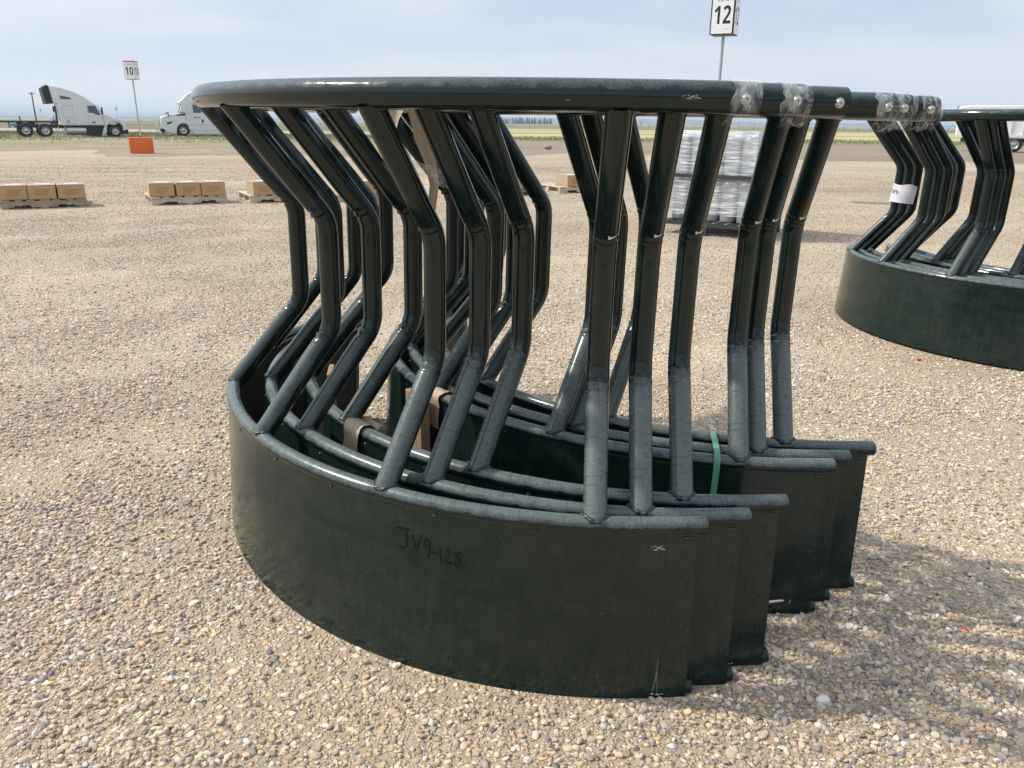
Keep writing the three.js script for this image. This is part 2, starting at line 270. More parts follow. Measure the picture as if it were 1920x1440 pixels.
// rings[i] = {p, n, b, r(phi)} -> skin
function skin(rings, nPhi, caps = true, vs = null) {
  const P = [], U = [], I = [], L = rings.length; let len = 0;
  rings.forEach((k, i) => {
    if (i) len += k.p.distanceTo(rings[i - 1].p);
    for (let j = 0; j <= nPhi; j++) { const f = j / nPhi * 2 * Math.PI, r = typeof k.r === 'function' ? k.r(f) : k.r, c = Math.cos(f) * r, s = Math.sin(f) * r; P.push(k.p.x + k.n.x * c + k.b.x * s, k.p.y + k.n.y * c + k.b.y * s, k.p.z + k.n.z * c + k.b.z * s); U.push(j / nPhi, len); }
  });
  const w = nPhi + 1;
  for (let i = 0; i < L - 1; i++) for (let j = 0; j < nPhi; j++) { const a = i * w + j, b = a + 1, c = a + w, d = c + 1; I.push(a, c, b, b, c, d); }
  const g = new THREE.BufferGeometry(); g.setAttribute('position', new THREE.Float32BufferAttribute(P, 3)); g.setAttribute('uv', new THREE.Float32BufferAttribute(U, 2)); g.setIndex(I); g.computeVertexNormals();
  { const nn = g.attributes.normal; for (let i = 0; i < L; i++) { const a = i * w, b = a + nPhi, x = nn.getX(a) + nn.getX(b), y = nn.getY(a) + nn.getY(b), z = nn.getZ(a) + nn.getZ(b), l = Math.hypot(x, y, z) || 1; nn.setXYZ(a, x / l, y / l, z / l); nn.setXYZ(b, x / l, y / l, z / l); } }
  return g;
}
const V = (x, y, z) => new THREE.Vector3(x, y, z);
const UP = V(0, 1, 0);
function arcRail(R, y, r, a0, a1, n = 72) {           // an open pipe bent to a circle about the origin
  const mk = (rr, inset) => { const out = []; for (let i = 0; i <= n; i++) { const a = mix(a0, a1, i / n) * D2R; out.push({ p: V(R * Math.sin(a), y, R * Math.cos(a)), n: V(Math.sin(a), 0, Math.cos(a)), b: UP, r: rr }); } return out; };
  const outer = mk(r), wall = 0.0035, prof = [];
  // rounded lip, then the inside of the pipe for a hand's length
  const lip = (k, da) => { const a = k.a; };
  const first = outer[0], last = outer[n];
  const ringAt = (ang, rr) => { const a = ang * D2R; return { p: V(R * Math.sin(a), y, R * Math.cos(a)), n: V(Math.sin(a), 0, Math.cos(a)), b: UP, r: rr }; };
  const da = 0.0012 / R / D2R, deep = 0.08 / R / D2R;
  const rings = [ringAt(a0 + deep, r - wall), ringAt(a0, r - wall), ringAt(a0 - da * 0.3, r - wall * 0.5), ringAt(a0, r - 0.0006), ...outer.slice(1, n), ringAt(a1, r - 0.0006), ringAt(a1 + da * 0.3, r - wall * 0.5), ringAt(a1, r - wall), ringAt(a1 - deep, r - wall)];
  const g = skin(rings, 28);
  const caps = [0, 1].map((k) => { const q = ringAt(k ? a1 - deep : a0 + deep, 1); return new THREE.CircleGeometry(r - wall, 20).lookAt(V(Math.cos((k ? a1 : a0) * D2R), 0, -Math.sin((k ? a1 : a0) * D2R))).translate(q.p.x, q.p.y, q.p.z); });
  return merge([g, ...caps]);
}
const PR = { Rm: 1.297, ym: 0.463, rm: 0.0222, R1: 1.052, y1: 0.761, R2: 1.049, y2: 1.077, Rt: 1.302, yt: 1.409, rt: 0.0315, ru: 0.0290 };
const uprightGeo = (() => {   // in the plane x = 0: z is the radius, y the height
  const K = [[PR.Rm, PR.ym], [PR.R1, PR.y1], [PR.R2, PR.y2], [PR.Rt, PR.yt - 0.012]].map(([z, y]) => V(0, y, z));
  const bend = 0.11, pts = [];
  const seg = (a, b) => b.clone().sub(a).normalize();
  const d = [seg(K[0], K[1]), seg(K[1], K[2]), seg(K[2], K[3])];
  const path = [[K[0], d[0]]];
  const marks = [];
  let len = 0; const push = (p, t) => { const l = path[path.length - 1][0]; len += p.distanceTo(l); path.push([p, t, len]); };
  const line = (to, t, n) => { const from = path[path.length - 1][0].clone(); for (let i = 1; i <= n; i++) push(from.clone().lerp(to, i / n), t); };
  for (let c = 1; c <= 2; c++) {
    const ang = d[c - 1].angleTo(d[c]), tl = bend * Math.tan(ang / 2), A = K[c].clone().addScaledVector(d[c - 1], -tl), B = K[c].clone().addScaledVector(d[c], tl);
    line(A, d[c - 1], c === 1 ? 60 : 40); marks.push(len + (c === 1 ? 0.0 : tl * 1.9));
    for (let i = 1; i <= 24; i++) { const f = i / 24, p = A.clone().multiplyScalar((1 - f) ** 2).addScaledVector(K[c], 2 * f * (1 - f)).addScaledVector(B, f * f), t = d[c - 1].clone().lerp(d[c], f).normalize(); push(p, t); }
  }
  line(K[3], d[2], 60);
  path[0][2] = 0;
  const X = V(1, 0, 0);
  const rings = path.map(([p, t, s]) => {
    const n = V(0, 0, 1).addScaledVector(t, -t.z).normalize();
    return { p, n, b: X.clone(), r: (f) => { let r = PR.ru; const c = Math.cos(f); for (const m of marks) { const u = (s - m); const w = Math.max(0, 0.25 + 0.75 * c) ** 1.2; r -= w * (0.0042 * Math.exp(-(((u - 0.011) / 0.0045) ** 2)) + 0.0042 * Math.exp(-(((u + 0.011) / 0.0045) ** 2)) - 0.0022 * Math.exp(-((u / 0.006) ** 2))); const q = Math.abs(u) < 0.09 ? (1 - (u / 0.09) ** 2) ** 2 : 0; r -= q * (0.0016 * Math.max(0, c) - 0.001 * Math.abs(Math.sin(f))); } return r; } };
  });
  // denser rings near the creases
  const dense = []; for (let i = 0; i < rings.length; i++) dense.push(rings[i]);
  const geo = skin(dense, 28), uv = geo.attributes.uv; for (let i = 0; i < uv.count; i++) uv.setY(i, uv.getY(i) / len);
  return { geo, base: K[0], dir: d[0], topDir: d[2], top: K[3] };
})();
function weldRing(rRail, rTube, along, seed) {   // lumpy bead where a tube lands on a rail; local: tube axis = +y, rail axis = x, rail centre at the origin
  const rings = [], n = 48, R = rng(seed);
  for (let i = 0; i <= n; i++) {
    const f = i / n * 2 * Math.PI, x = Math.cos(f) * rTube * 1.02, z = Math.sin(f) * rTube * 1.02 * 0.8, y = Math.sqrt(Math.max(0.00002, rRail * rRail - z * z));
    const rr = 0.0042 + 0.0045 * fbm(i / 2.2 + seed, 1, 2, seed);
    rings.push({ p: V(x, y, z), n: V(Math.cos(f), 0, Math.sin(f)), b: UP, r: rr });
  }
  return skin(rings, 7);
}
const weldBase = weldRing(PR.rm, PR.ru, 0, 3), weldTop = weldRing(PR.rt, PR.ru, 0, 8);
const blobGeo = (() => { const g = new THREE.SphereGeometry(1, 10, 7), p = g.attributes.position; for (let i = 0; i < p.count; i++) { const s = 0.75 + 0.5 * fbm(p.getX(i) * 2 + 5, p.getY(i) * 2 + p.getZ(i) + 5, 2, 3); p.setXYZ(i, p.getX(i) * s, p.getY(i) * s, p.getZ(i) * s); } g.computeVertexNormals(); return g; })();
const skR = (y) => 1.342 - 0.026 * y / 0.45;     // the skirt flares a little to the ground
const skirtGeo = (() => {
  const n = 120, m = 14, th = 0.003, y0 = 0.004, y1 = 0.452, a0 = -58.6, a1 = 58.6, P = [], U = [], I = [];
  for (const o of [0, 1]) for (let j = 0; j <= m; j++) for (let i = 0; i <= n; i++) {
    const a = mix(a0, a1, i / n), y = mix(y0, y1, j / m), w = Math.sin(Math.PI * j / m), rip = 0.0055 * w * (fbm(a / 8 + 40, y * 4, 3, 55) - 0.5);
    const r = skR(y) + rip - o * th; P.push(r * Math.sin(a * D2R), y, r * Math.cos(a * D2R)); U.push((a - a0) / (a1 - a0), (y - y0) / (y1 - y0));
  }
  const w = n + 1, N1 = w * (m + 1);
  for (let j = 0; j < m; j++) for (let i = 0; i < n; i++) { const a = j * w + i, b = a + 1, c = a + w, d = c + 1; I.push(a, b, c, b, d, c); }
  const nOut = I.length;
  for (let j = 0; j < m; j++) for (let i = 0; i < n; i++) { const a = j * w + i, b = a + 1, c = a + w, d = c + 1; I.push(a + N1, c + N1, b + N1, b + N1, c + N1, d + N1); }
  const nIn = I.length;
  const rim = (list) => { for (let k = 0; k < list.length - 1; k++) { const a = list[k], b = list[k + 1]; I.push(a, a + N1, b, b, a + N1, b + N1); } };
  rim([...Array(w).keys()]); rim([...Array(w).keys()].map((i) => m * w + i).reverse()); rim([...Array(m + 1).keys()].map((j) => j * w).reverse()); rim([...Array(m + 1).keys()].map((j) => j * w + n));
  const g = new THREE.BufferGeometry(); g.setAttribute('position', new THREE.Float32BufferAttribute(P, 3)); g.setAttribute('uv', new THREE.Float32BufferAttribute(U, 2)); g.setIndex(I); const cg = toCreasedNormals(g, 0.6); cg.clearGroups(); cg.addGroup(0, nOut, 0); cg.addGroup(nOut, nIn - nOut, 1); cg.addGroup(nIn, I.length - nIn, 2); return cg;
})();
const topGeo = arcRail(PR.Rt, PR.yt, PR.rt, -60, 59.5), midGeo = arcRail(PR.Rm, PR.ym, PR.rm, -59.6, 59.6), lowGeo = arcRail(1.316, 0.0222, 0.0215, -59.4, 59.4);
const boltGeo = (() => { const head = new THREE.LatheGeometry([[0, 0.0075], [0.004, 0.0072], [0.008, 0.0055], [0.0105, 0.003], [0.0112, 0], [0, 0]].map((p) => new THREE.Vector2(...p)), 20); const w = new THREE.CylinderGeometry(0.0135, 0.0138, 0.002, 20).translate(0, -0.001, 0); return merge([head, w]).rotateX(Math.PI / 2); })();
const slotGeo = merge([box(0.009, 0.0018, 0.0014, 0, 0, 0.0072), box(0.0018, 0.009, 0.0014, 0, 0, 0.0072)]);
const mSlot = mat(0.16, 0.07, 0.04, 0.6);
function wrapGeo(seed) {   // a torn sleeve of clear film round the pipe end, with a hanging corner
  const P = [], U = [], I = [], n = 26, m = 10, R = PR.Rt, a0 = 57.1, a1 = 59.75;
  for (let j = 0; j <= m; j++) for (let i = 0; i <= n; i++) {
    const f = (-0.3 + 1.5 * i / n) * Math.PI, t = j / m, a = (mix(a0, a1, t) + (fbm(i / 3 + seed, j / 3, 2, seed) - 0.5) * (j === 0 ? 1.1 : 0.2)) * D2R;
    const fl = sst(0.80, 1, i / n), r = PR.rt + 0.0012 + 0.007 * fbm(i / 4 + seed * 3, j / 3.5 + 4, 2, seed + 4) ** 1.5 + 0.004 * fl;
    const ff = Math.PI * 0.75 - f, hang = fl * 0.016 * (0.4 + fbm(j / 1.5 + seed, 2, 2, seed));
    P.push((R + r * Math.cos(ff)) * Math.sin(a), PR.yt + r * Math.sin(ff) - hang, (R + r * Math.cos(ff)) * Math.cos(a)); U.push(t * 0.6 + seed * 0.13, i / n);
  }
  for (let j = 0; j < m; j++) for (let i = 0; i < n; i++) { const a = j * (n + 1) + i, b = a + 1, c = a + n + 1, d = c + 1; I.push(a, b, c, b, d, c); }
  const g = new THREE.BufferGeometry(); g.setAttribute('position', new THREE.Float32BufferAttribute(P, 3)); g.setAttribute('uv', new THREE.Float32BufferAttribute(U, 2)); g.setIndex(I); g.computeVertexNormals(); return g;
}
const onRail = (o, R, y, deg) => { o.position.set(R * Math.sin(deg * D2R), y, R * Math.cos(deg * D2R)); o.rotation.y = deg * D2R; return o; };
const stickerGeo = (() => { const P = [], U = [], I = [], n = 8; for (let j = 0; j <= 1; j++) for (let i = 0; i <= n; i++) { const f = mix(0.15, 1.15, i / n), r = PR.ru + 0.0009; P.push(Math.sin(f) * r, j * 0.011 - i * 0.0004 + 0.004 * f, Math.cos(f) * r); U.push(i / n, j); } for (let i = 0; i < n; i++) I.push(i, i + 1, i + n + 1, i + 1, i + n + 2, i + n + 1); const g = new THREE.BufferGeometry(); g.setAttribute('position', new THREE.Float32BufferAttribute(P, 3)); g.setAttribute('uv', new THREE.Float32BufferAttribute(U, 2)); g.setIndex(I); g.computeVertexNormals(); return g; })();
const stickerMat = new THREE.MeshStandardMaterial({ roughness: 0.5, side: THREE.DoubleSide, map: canvasTex(128, 32, (x, w, h) => { x.fillStyle = '#e9e9e4'; x.fillRect(0, 0, w, h); x.fillStyle = '#777'; for (let i = 0; i < 22; i++) if (i % 5) x.fillRect(8 + i * 5, 12, 3, 9); }) });
const endPostGeo = box(0.026, 0.43, 0.005, 0, 0.232, 0);
function feederPanel(label, group, { x, z, y = -0.004, rot, tilt = 0, bolt = true, wrap = 0, sticker = true }) {
  const t = thing('feeder_panel', label, 'feeder panel', [x, y, z], 0, group);
  t.rotation.order = 'ZYX'; t.rotation.set(0, rot * D2R, tilt);
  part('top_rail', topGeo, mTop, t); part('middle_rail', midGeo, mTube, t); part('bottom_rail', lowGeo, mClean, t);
  const sk = part('skirt', skirtGeo, [mSkirt, mSkirtIn, mEdge], t);
  for (const s of [-1, 1]) {
    const e = part('end_post', endPostGeo, mSkirt, t); onRail(e, skR(0.23) - 0.0065, 0, s * 57.9); e.rotation.order = 'YXZ'; e.rotation.x = -0.0577;
    for (const h of [0.1, 0.2, 0.33]) { const w = part('weld_bead', blobGeo, mWeld, t); onRail(w, skR(h) + 0.0005, h + 0.01 * s, s * 57.55); w.scale.set(0.003, 0.006, 0.002); }
    const w = part('weld_bead', blobGeo, mWeld, t); onRail(w, skR(0.45) + 0.003, 0.442, s * 57.6); w.scale.set(0.013, 0.003, 0.003);
  }
  for (const a of [-46, -33, -19, -6, 6, 17, 31, 42]) { const w = part('weld_bead', blobGeo, mWeld, t); onRail(w, skR(0.45) + 0.002, 0.446, a); w.scale.set(0.007 + 0.003 * Math.sin(a), 0.003, 0.003); }
  for (let k = 0; k < 5; k++) {
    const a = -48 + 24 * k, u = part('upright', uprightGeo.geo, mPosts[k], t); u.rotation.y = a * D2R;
    const b0 = part('weld_bead', weldBase, mWeld, u); b0.position.copy(uprightGeo.base); b0.rotation.x = -Math.atan2(-uprightGeo.dir.z, uprightGeo.dir.y);
    const b1 = part('weld_bead', weldTop, mWeld, u); b1.position.set(0, PR.yt, PR.Rt); b1.rotation.x = Math.PI - Math.atan2(-uprightGeo.topDir.z, -uprightGeo.topDir.y) + Math.PI; b1.rotation.x = Math.PI + Math.atan2(uprightGeo.topDir.z, uprightGeo.topDir.y);
    if (k === 4 && sticker) { const s = part('sticker', stickerGeo, stickerMat, u); s.position.set(0, 1.118, PR.R2 + 0.030); s.rotation.x = Math.atan2(uprightGeo.topDir.z, uprightGeo.topDir.y); s.rotation.z = 0.12; }
  }
  if (bolt) { const b = part('bolt', boltGeo, mZinc, t); onRail(b, PR.Rt + PR.rt - 0.0005, PR.yt - 0.002, 58.4); b.scale.setScalar(0.78); part('slot', slotGeo, mSlot, b); }
  if (wrap) part('plastic_film', wrapGeo(wrap), mFilm, t);
  return t;
}
const TL = -0.0095;
const AB = [
  ['dark green feeder panel at the very front, marked JV9-128 on its skirt', 0.275, -2.929, -51.6, 1],
  ['dark green feeder panel nested right behind the front marked one', 0.390, -2.976, -51.6, 2],
  ['dark green feeder panel third from the front, brown tape on its middle rail', 0.505, -3.053, -51.6, 0],
  ['dark green feeder panel first behind the gap, green strap down its skirt', 0.785, -3.290, -54.8, 3],
  ['dark green feeder panel in the middle of the strapped rear three', 0.853, -3.352, -54.8, 4],
  ['dark green feeder panel rearmost of the centre stack', 0.955, -3.424, -54.8, 5],
];
const panels = AB.map(([label, x, z, rot, wrap], i) => feederPanel(label, 'feeder panels in the centre stack', { x, z, rot, wrap, tilt: TL, y: -0.004 + TL * x }));
const CL = ['front skirt of the right stack, dark green feeder panel', 'second dark green feeder panel from the front of the right stack', 'third dark green feeder panel from the front of the right stack', 'fourth dark green feeder panel from the front of the right stack', 'fifth dark green feeder panel from the front of the right stack', 'rearmost dark green feeder panel of the right stack'];
[[3.748, -5.456], [3.832, -5.50], [3.922, -5.555], [4.11, -5.60], [4.19, -5.65], [4.28, -5.70]].forEach(([x, z], i) => feederPanel(CL[i], 'feeder panels in the right stack', { x, z, rot: i < 3 ? -56.4 : -52, y: 0.012, bolt: false, sticker: false }));

function skirtPatch(panel, name, a0, a1, y0, y1, tex, m) {   // print lying on the skirt, a hair proud of it
  const P = [], U = [], I = [], n = 12, k = 4;
  for (let j = 0; j <= k; j++) for (let i = 0; i <= n; i++) { const a = mix(a0, a1, i / n) * D2R, y = mix(y0, y1, j / k), r = skR(y) + 0.0036; P.push(r * Math.sin(a), y, r * Math.cos(a)); U.push(i / n, j / k); }
  for (let j = 0; j < k; j++) for (let i = 0; i < n; i++) { const a = j * (n + 1) + i, b = a + 1, c = a + n + 1, d = c + 1; I.push(a, b, c, b, d, c); }
  const g = new THREE.BufferGeometry(); g.setAttribute('position', new THREE.Float32BufferAttribute(P, 3)); g.setAttribute('uv', new THREE.Float32BufferAttribute(U, 2)); g.setIndex(I); g.computeVertexNormals();
  return part(name, g, m, panel);
}
{
  const draw = (x, w, h) => {
    x.fillStyle = '#000'; x.fillRect(0, 0, w, h); x.strokeStyle = '#fff'; x.lineCap = 'round'; x.lineJoin = 'round'; x.lineWidth = 9;
    const st = (pts) => { x.beginPath(); pts.forEach(([a, b], i) => (i ? x.lineTo(a, b) : x.moveTo(a, b))); x.stroke(); };
    st([[14, 24], [50, 20], [104, 22]]); st([[76, 24], [80, 70], [78, 112], [66, 138], [44, 144], [26, 132]]);                 // J
    st([[116, 40], [132, 90], [146, 140], [160, 92], [176, 46]]);                                                             // V
    st([[236, 66], [220, 52], [202, 62], [200, 84], [216, 94], [234, 78], [238, 62], [236, 110], [228, 168]]);                // 9
    st([[252, 128], [288, 122]]);                                                                                            // -
    st([[306, 92], [316, 170]]);                                                                                             // 1
    st([[340, 100], [356, 84], [372, 92], [370, 118], [346, 160], [340, 172], [366, 164], [388, 170]]);                       // 2
    st([[444, 96], [420, 92], [406, 106], [420, 126], [440, 142], [444, 164], [426, 176], [404, 166], [410, 142], [434, 124], [448, 104]]); // 8
  };
  const am = canvasTex(480, 192, draw); am.colorSpace = THREE.NoColorSpace;
  skirtPatch(panels[0], 'handwriting', -25.4 + 51.6, -16.9 + 51.6, 0.316, 0.399, am, new THREE.MeshStandardMaterial({ color: RGB(0.002, 0.0015, 0.002), roughness: 0.9, alphaMap: am, transparent: true }));
  const sc = canvasTex(256, 256, (x, w, h) => { x.fillStyle = '#000'; x.fillRect(0, 0, w, h); x.strokeStyle = '#ddd'; x.lineWidth = 2; const st = (p) => { x.beginPath(); p.forEach(([a, b], i) => (i ? x.lineTo(a, b) : x.moveTo(a, b))); x.stroke(); }; st([[130, 10], [128, 120], [96, 236]]); st([[132, 120], [142, 240]]); st([[126, 90], [110, 200]]); x.fillStyle = '#fff'; x.fillRect(90, 228, 26, 9); x.fillRect(130, 232, 34, 10); x.fillRect(170, 230, 20, 6); }); sc.colorSpace = THREE.NoColorSpace;
  skirtPatch(panels[0], 'scratch_marks', 53.6, 57.0, 0.012, 0.125, sc, new THREE.MeshStandardMaterial({ color: RGB(0.30, 0.42, 0.36), roughness: 0.6, alphaMap: sc, transparent: true }));
  skirtPatch(panels[2], 'scratch_marks', 52.5, 56.0, 0.012, 0.115, sc, new THREE.MeshStandardMaterial({ color: RGB(0.34, 0.42, 0.36), roughness: 0.6, alphaMap: sc, transparent: true }));
  const railPatch = (name, a0, a1, f0, f1, tex, c) => { const P = [], U = [], I = [], n = 6, k = 4; for (let j = 0; j <= k; j++) for (let i = 0; i <= n; i++) { const a = mix(a0, a1, i / n) * D2R, f = mix(f0, f1, j / k), r = PR.rt + 0.0006; P.push((PR.Rt + r * Math.cos(f)) * Math.sin(a), PR.yt + r * Math.sin(f), (PR.Rt + r * Math.cos(f)) * Math.cos(a)); U.push(i / n, j / k); } for (let j = 0; j < k; j++) for (let i = 0; i < n; i++) { const a = j * (n + 1) + i, b = a + 1, q = a + n + 1, d = q + 1; I.push(a, b, q, b, d, q); } const g = new THREE.BufferGeometry(); g.setAttribute('position', new THREE.Float32BufferAttribute(P, 3)); g.setAttribute('uv', new THREE.Float32BufferAttribute(U, 2)); g.setIndex(I); g.computeVertexNormals(); part(name, g, new THREE.MeshStandardMaterial({ color: c, roughness: 0.8, alphaMap: tex, transparent: true }), panels[0]); };
  const ch = canvasTex(256, 96, (x, w, h) => { x.fillStyle = '#000'; x.fillRect(0, 0, w, h); const R = rng(9); x.fillStyle = '#fff'; for (let k = 0; k < 26; k++) { const a = 20 + 150 * R() + 50 * R(), b = 30 + 36 * R(); x.beginPath(); x.moveTo(a, b); for (let q = 0; q < 5; q++) x.lineTo(a + (R() - 0.5) * 34, b + (R() - 0.5) * 24); x.fill(); } }); ch.colorSpace = THREE.NoColorSpace;
  railPatch('scuff', 52.6, 55.0, -0.3, 0.25, ch, RGB(0.4, 0.46, 0.42)); railPatch('paint_chip', 43.2, 43.9, -0.5, -0.2, ch, RGB(0.4, 0.27, 0.16));
  skirtPatch(panels[0], 'paint_chip', 53.4, 55.6, 0.405, 0.432, ch, new THREE.MeshStandardMaterial({ color: RGB(0.55, 0.42, 0.28), roughness: 0.8, alphaMap: ch, transparent: true }));
}

// packing: boards, tape, card, strap
const woodTex = dataTex(256, 512, (i, j) => { const w = fbm(i / 7, j / 110, 4, 51), k = fbm(i / 2, j / 40, 2, 52), v = 0.72 + 0.5 * (w - 0.5) + 0.25 * (k - 0.5); return [s8(0.50 * v), s8(0.33 * v), s8(0.17 * v)]; }, true);
const mWood = new THREE.MeshStandardMaterial({ map: woodTex, roughness: 0.8 });
const cardTex = dataTex(256, 256, (i, j) => { const n = fbm(i / 20, j / 20, 4, 53), f = hash2(i, j, 5), v = 0.9 + 0.25 * (n - 0.5) + 0.08 * (f - 0.5); return [s8(0.47 * v), s8(0.36 * v), s8(0.245 * v)]; }, true);
const mCard = new THREE.MeshStandardMaterial({ map: cardTex, roughness: 0.85, side: THREE.DoubleSide });
const mTape = new THREE.MeshPhysicalMaterial({ map: cardTex, roughness: 0.6, clearcoat: 0.25, clearcoatRoughness: 0.25, side: THREE.DoubleSide });
function board(label, x, z, turn, h, w = 0.085, d = 0.036) { const t = tag(part('wooden_board', box(w, h, d, 0, h / 2, 0, 0.003), mWood), label, 'board', 'boards packed between the panels'); t.position.set(x, 0, z); t.rotation.y = turn; return t; }
function tapeSleeve(parentPanel, label, deg, width, r0, flap, seed) {
  const P = [], U = [], I = [], n = 28, m = 8, R = PR.Rm, half = width / 2 / R / D2R;
  for (let j = 0; j <= m; j++) for (let i = 0; i <= n; i++) {
    const t = j / m, f = i / n, a = (deg + mix(-half, half, t) + (fbm(i / 4 + seed, j / 3, 2, seed) - 0.5) * (j === 0 || j === m ? 0.8 : 0.2)) * D2R;
    let y, r; const bump = 0.009 * fbm(i / 2.4 + seed, j / 1.6 + 3, 3, seed + 2);
    if (f < 0.22) { y = PR.ym - 0.10 * (1 - f / 0.22) ; r = R + r0 + bump; }
    else if (f < 0.8) { const g = (f - 0.22) / 0.58 * Math.PI * 1.15; y = PR.ym + Math.sin(g) * (r0 + bump); r = R + Math.cos(g) * (r0 + bump); }
    else { const g = (f - 0.8) / 0.2; y = PR.ym + Math.sin(Math.PI * 1.15) * r0 + flap * g * (0.6 + 0.6 * fbm(j / 2 + seed, 9, 2, seed)); r = R - r0 - 0.03 * g; }
    P.push(r * Math.sin(a), y, r * Math.cos(a)); U.push(t, f * 2);
  }
  for (let j = 0; j < m; j++) for (let i = 0; i < n; i++) { const a = j * (n + 1) + i, b = a + 1, c = a + n + 1, d = c + 1; I.push(a, b, c, b, d, c); }
  const g = new THREE.BufferGeometry(); g.setAttribute('position', new THREE.Float32BufferAttribute(P, 3)); g.setAttribute('uv', new THREE.Float32BufferAttribute(U, 2)); g.setIndex(I); g.computeVertexNormals();
  const o = part('packing_tape', g, mTape); tag(o, label, 'packing tape'); o.position.copy(parentPanel.position); o.rotation.copy(parentPanel.rotation); return o;
}
const ringPoint = (p, R, deg) => { const a = deg * D2R + p.rotation.y; return [p.position.x + R * Math.sin(a), p.position.z + R * Math.cos(a), a]; };
tapeSleeve(panels[2], 'brown tape wrapped round the third panel middle rail', 3.2, 0.085, PR.rm + 0.0035, 0.03, 5);
tapeSleeve(panels[3], 'brown card and tape wrapped round a rear panel middle rail', 0.8, 0.13, PR.rm + 0.0045, 0.04, 9);
{ const [x, z, a] = ringPoint(panels[2], 1.351 + 0.02, -3.6); board('wooden board standing just outside the third panel', x, z, a, 0.47); }
{ const [x, z, a] = ringPoint(panels[3], 1.351 + 0.02, 1.2); board('wooden board standing before the strapped rear three', x, z, a, 0.49, 0.10); }
{ const [x, z, a] = ringPoint(panels[2], 1.24 - 0.02, -30); board('wooden board standing inside the third panel, left', x, z, a, 0.44, 0.14, 0.02); }

{ // green strapping band round the rear three panels
  const p = panels[3], q = panels[5], w = 0.017, th = 0.0012, deg = 45.5;
  const [x0, z0, a] = ringPoint(p, 0, 0);
  const ax = deg * D2R + p.rotation.y, n = V(Math.sin(ax), 0, Math.cos(ax)), tv = V(Math.cos(ax), 0, -Math.sin(ax));
  const c0 = V(p.position.x, 0, p.position.z), off = V(q.position.x - p.position.x, 0, q.position.z - p.position.z), back = off.dot(n);   // negative: inward
  const P2 = [[skR(0) + 0.004, 0.012], [skR(0.2) + 0.0035, 0.2], [skR(0.44) + 0.0045, 0.44], [PR.Rm + PR.rm + 0.0012, PR.ym + 0.004], [PR.Rm + PR.rm * 0.71 + 0.001, PR.ym + PR.rm * 0.71 + 0.001], [PR.Rm, PR.ym + PR.rm + 0.0018], [PR.Rm + back * 0.5, PR.ym + PR.rm + 0.0026], [PR.Rm + back, PR.ym + PR.rm + 0.0018], [PR.Rm + back - PR.rm * 0.75, PR.ym + PR.rm * 0.75], [PR.Rm + back - PR.rm - 0.0015, PR.ym - 0.01], [PR.Rm + back - PR.rm - 0.002, 0.012]];
  const pos = [], idx = [];
  P2.forEach(([r, y], i) => { const skew = 0.012 * sst(0.46, 0, y); for (const s of [-0.5, 0.5]) { const v = c0.clone().addScaledVector(n, r).addScaledVector(tv, s * w - skew - (i > 5 ? 0 : 0)); pos.push(v.x, y - 0.003, v.z); } });
  for (let i = 0; i < P2.length - 1; i++) { const b = i * 2; idx.push(b, b + 1, b + 2, b + 1, b + 3, b + 2); }
  const g = new THREE.BufferGeometry(); g.setAttribute('position', new THREE.Float32BufferAttribute(pos, 3)); g.setIndex(idx); g.computeVertexNormals();
  tag(part('strapping_band', g, new THREE.MeshPhysicalMaterial({ color: RGB(0.11, 0.34, 0.21), roughness: 0.35, side: THREE.DoubleSide })), 'green plastic strap over the rails of the rear three panels', 'strap');
}
{ // torn card hanging from the top rails
  const strip = (pts, w0, w1, seed) => { const P = [], U = [], I = [], m = 5, n = pts.length; pts.forEach(([x, y, z], i) => { const t = i / (n - 1), w = mix(w0, w1, t); for (let j = 0; j <= m; j++) { const s = j / m - 0.5, cr = 0.02 * (fbm(i * 1.3 + seed, j * 1.1, 2, seed) - 0.5); P.push(x + s * w, y + cr * 0.6 + 0.25 * s * w * Math.sin(i + seed), z + cr + 0.4 * Math.abs(s) * w); U.push(s, t * 2); } }); for (let i = 0; i < n - 1; i++) for (let j = 0; j < m; j++) { const a = i * (m + 1) + j, b = a + 1, c = a + m + 1, d = c + 1; I.push(a, b, c, b, d, c); } const g = new THREE.BufferGeometry(); g.setAttribute('position', new THREE.Float32BufferAttribute(P, 3)); g.setAttribute('uv', new THREE.Float32BufferAttribute(U, 2)); g.setIndex(I); g.computeVertexNormals(); return g; };
  const t = thing('torn_cardboard', 'torn brown cardboard strip hanging from the top rails', 'cardboard', [-0.26, 0, -2.32]);
  part('hanging_strip', strip([[-0.02, 1.445, -0.02], [-0.02, 1.43, 0.04], [-0.015, 1.38, 0.045], [0.0, 1.30, 0.02], [0.02, 1.24, 0.0], [0.03, 1.18, 0.0], [0.022, 1.12, -0.01], [0.02, 1.09, -0.02]], 0.05, 0.018, 4), mCard, t);
  part('flap', strip([[-0.03, 1.42, 0.04], [-0.055, 1.395, 0.06], [-0.08, 1.35, 0.075], [-0.09, 1.325, 0.08]], 0.05, 0.05, 7), mCard, t);
  part('clear_tape', strip([[0.0, 1.24, 0.015], [0.05, 1.205, 0.02], [0.085, 1.175, 0.02]], 0.07, 0.06, 11), mFilm, t);
  const [x, z, a] = ringPoint(panels[3], PR.Rt, 2);
}
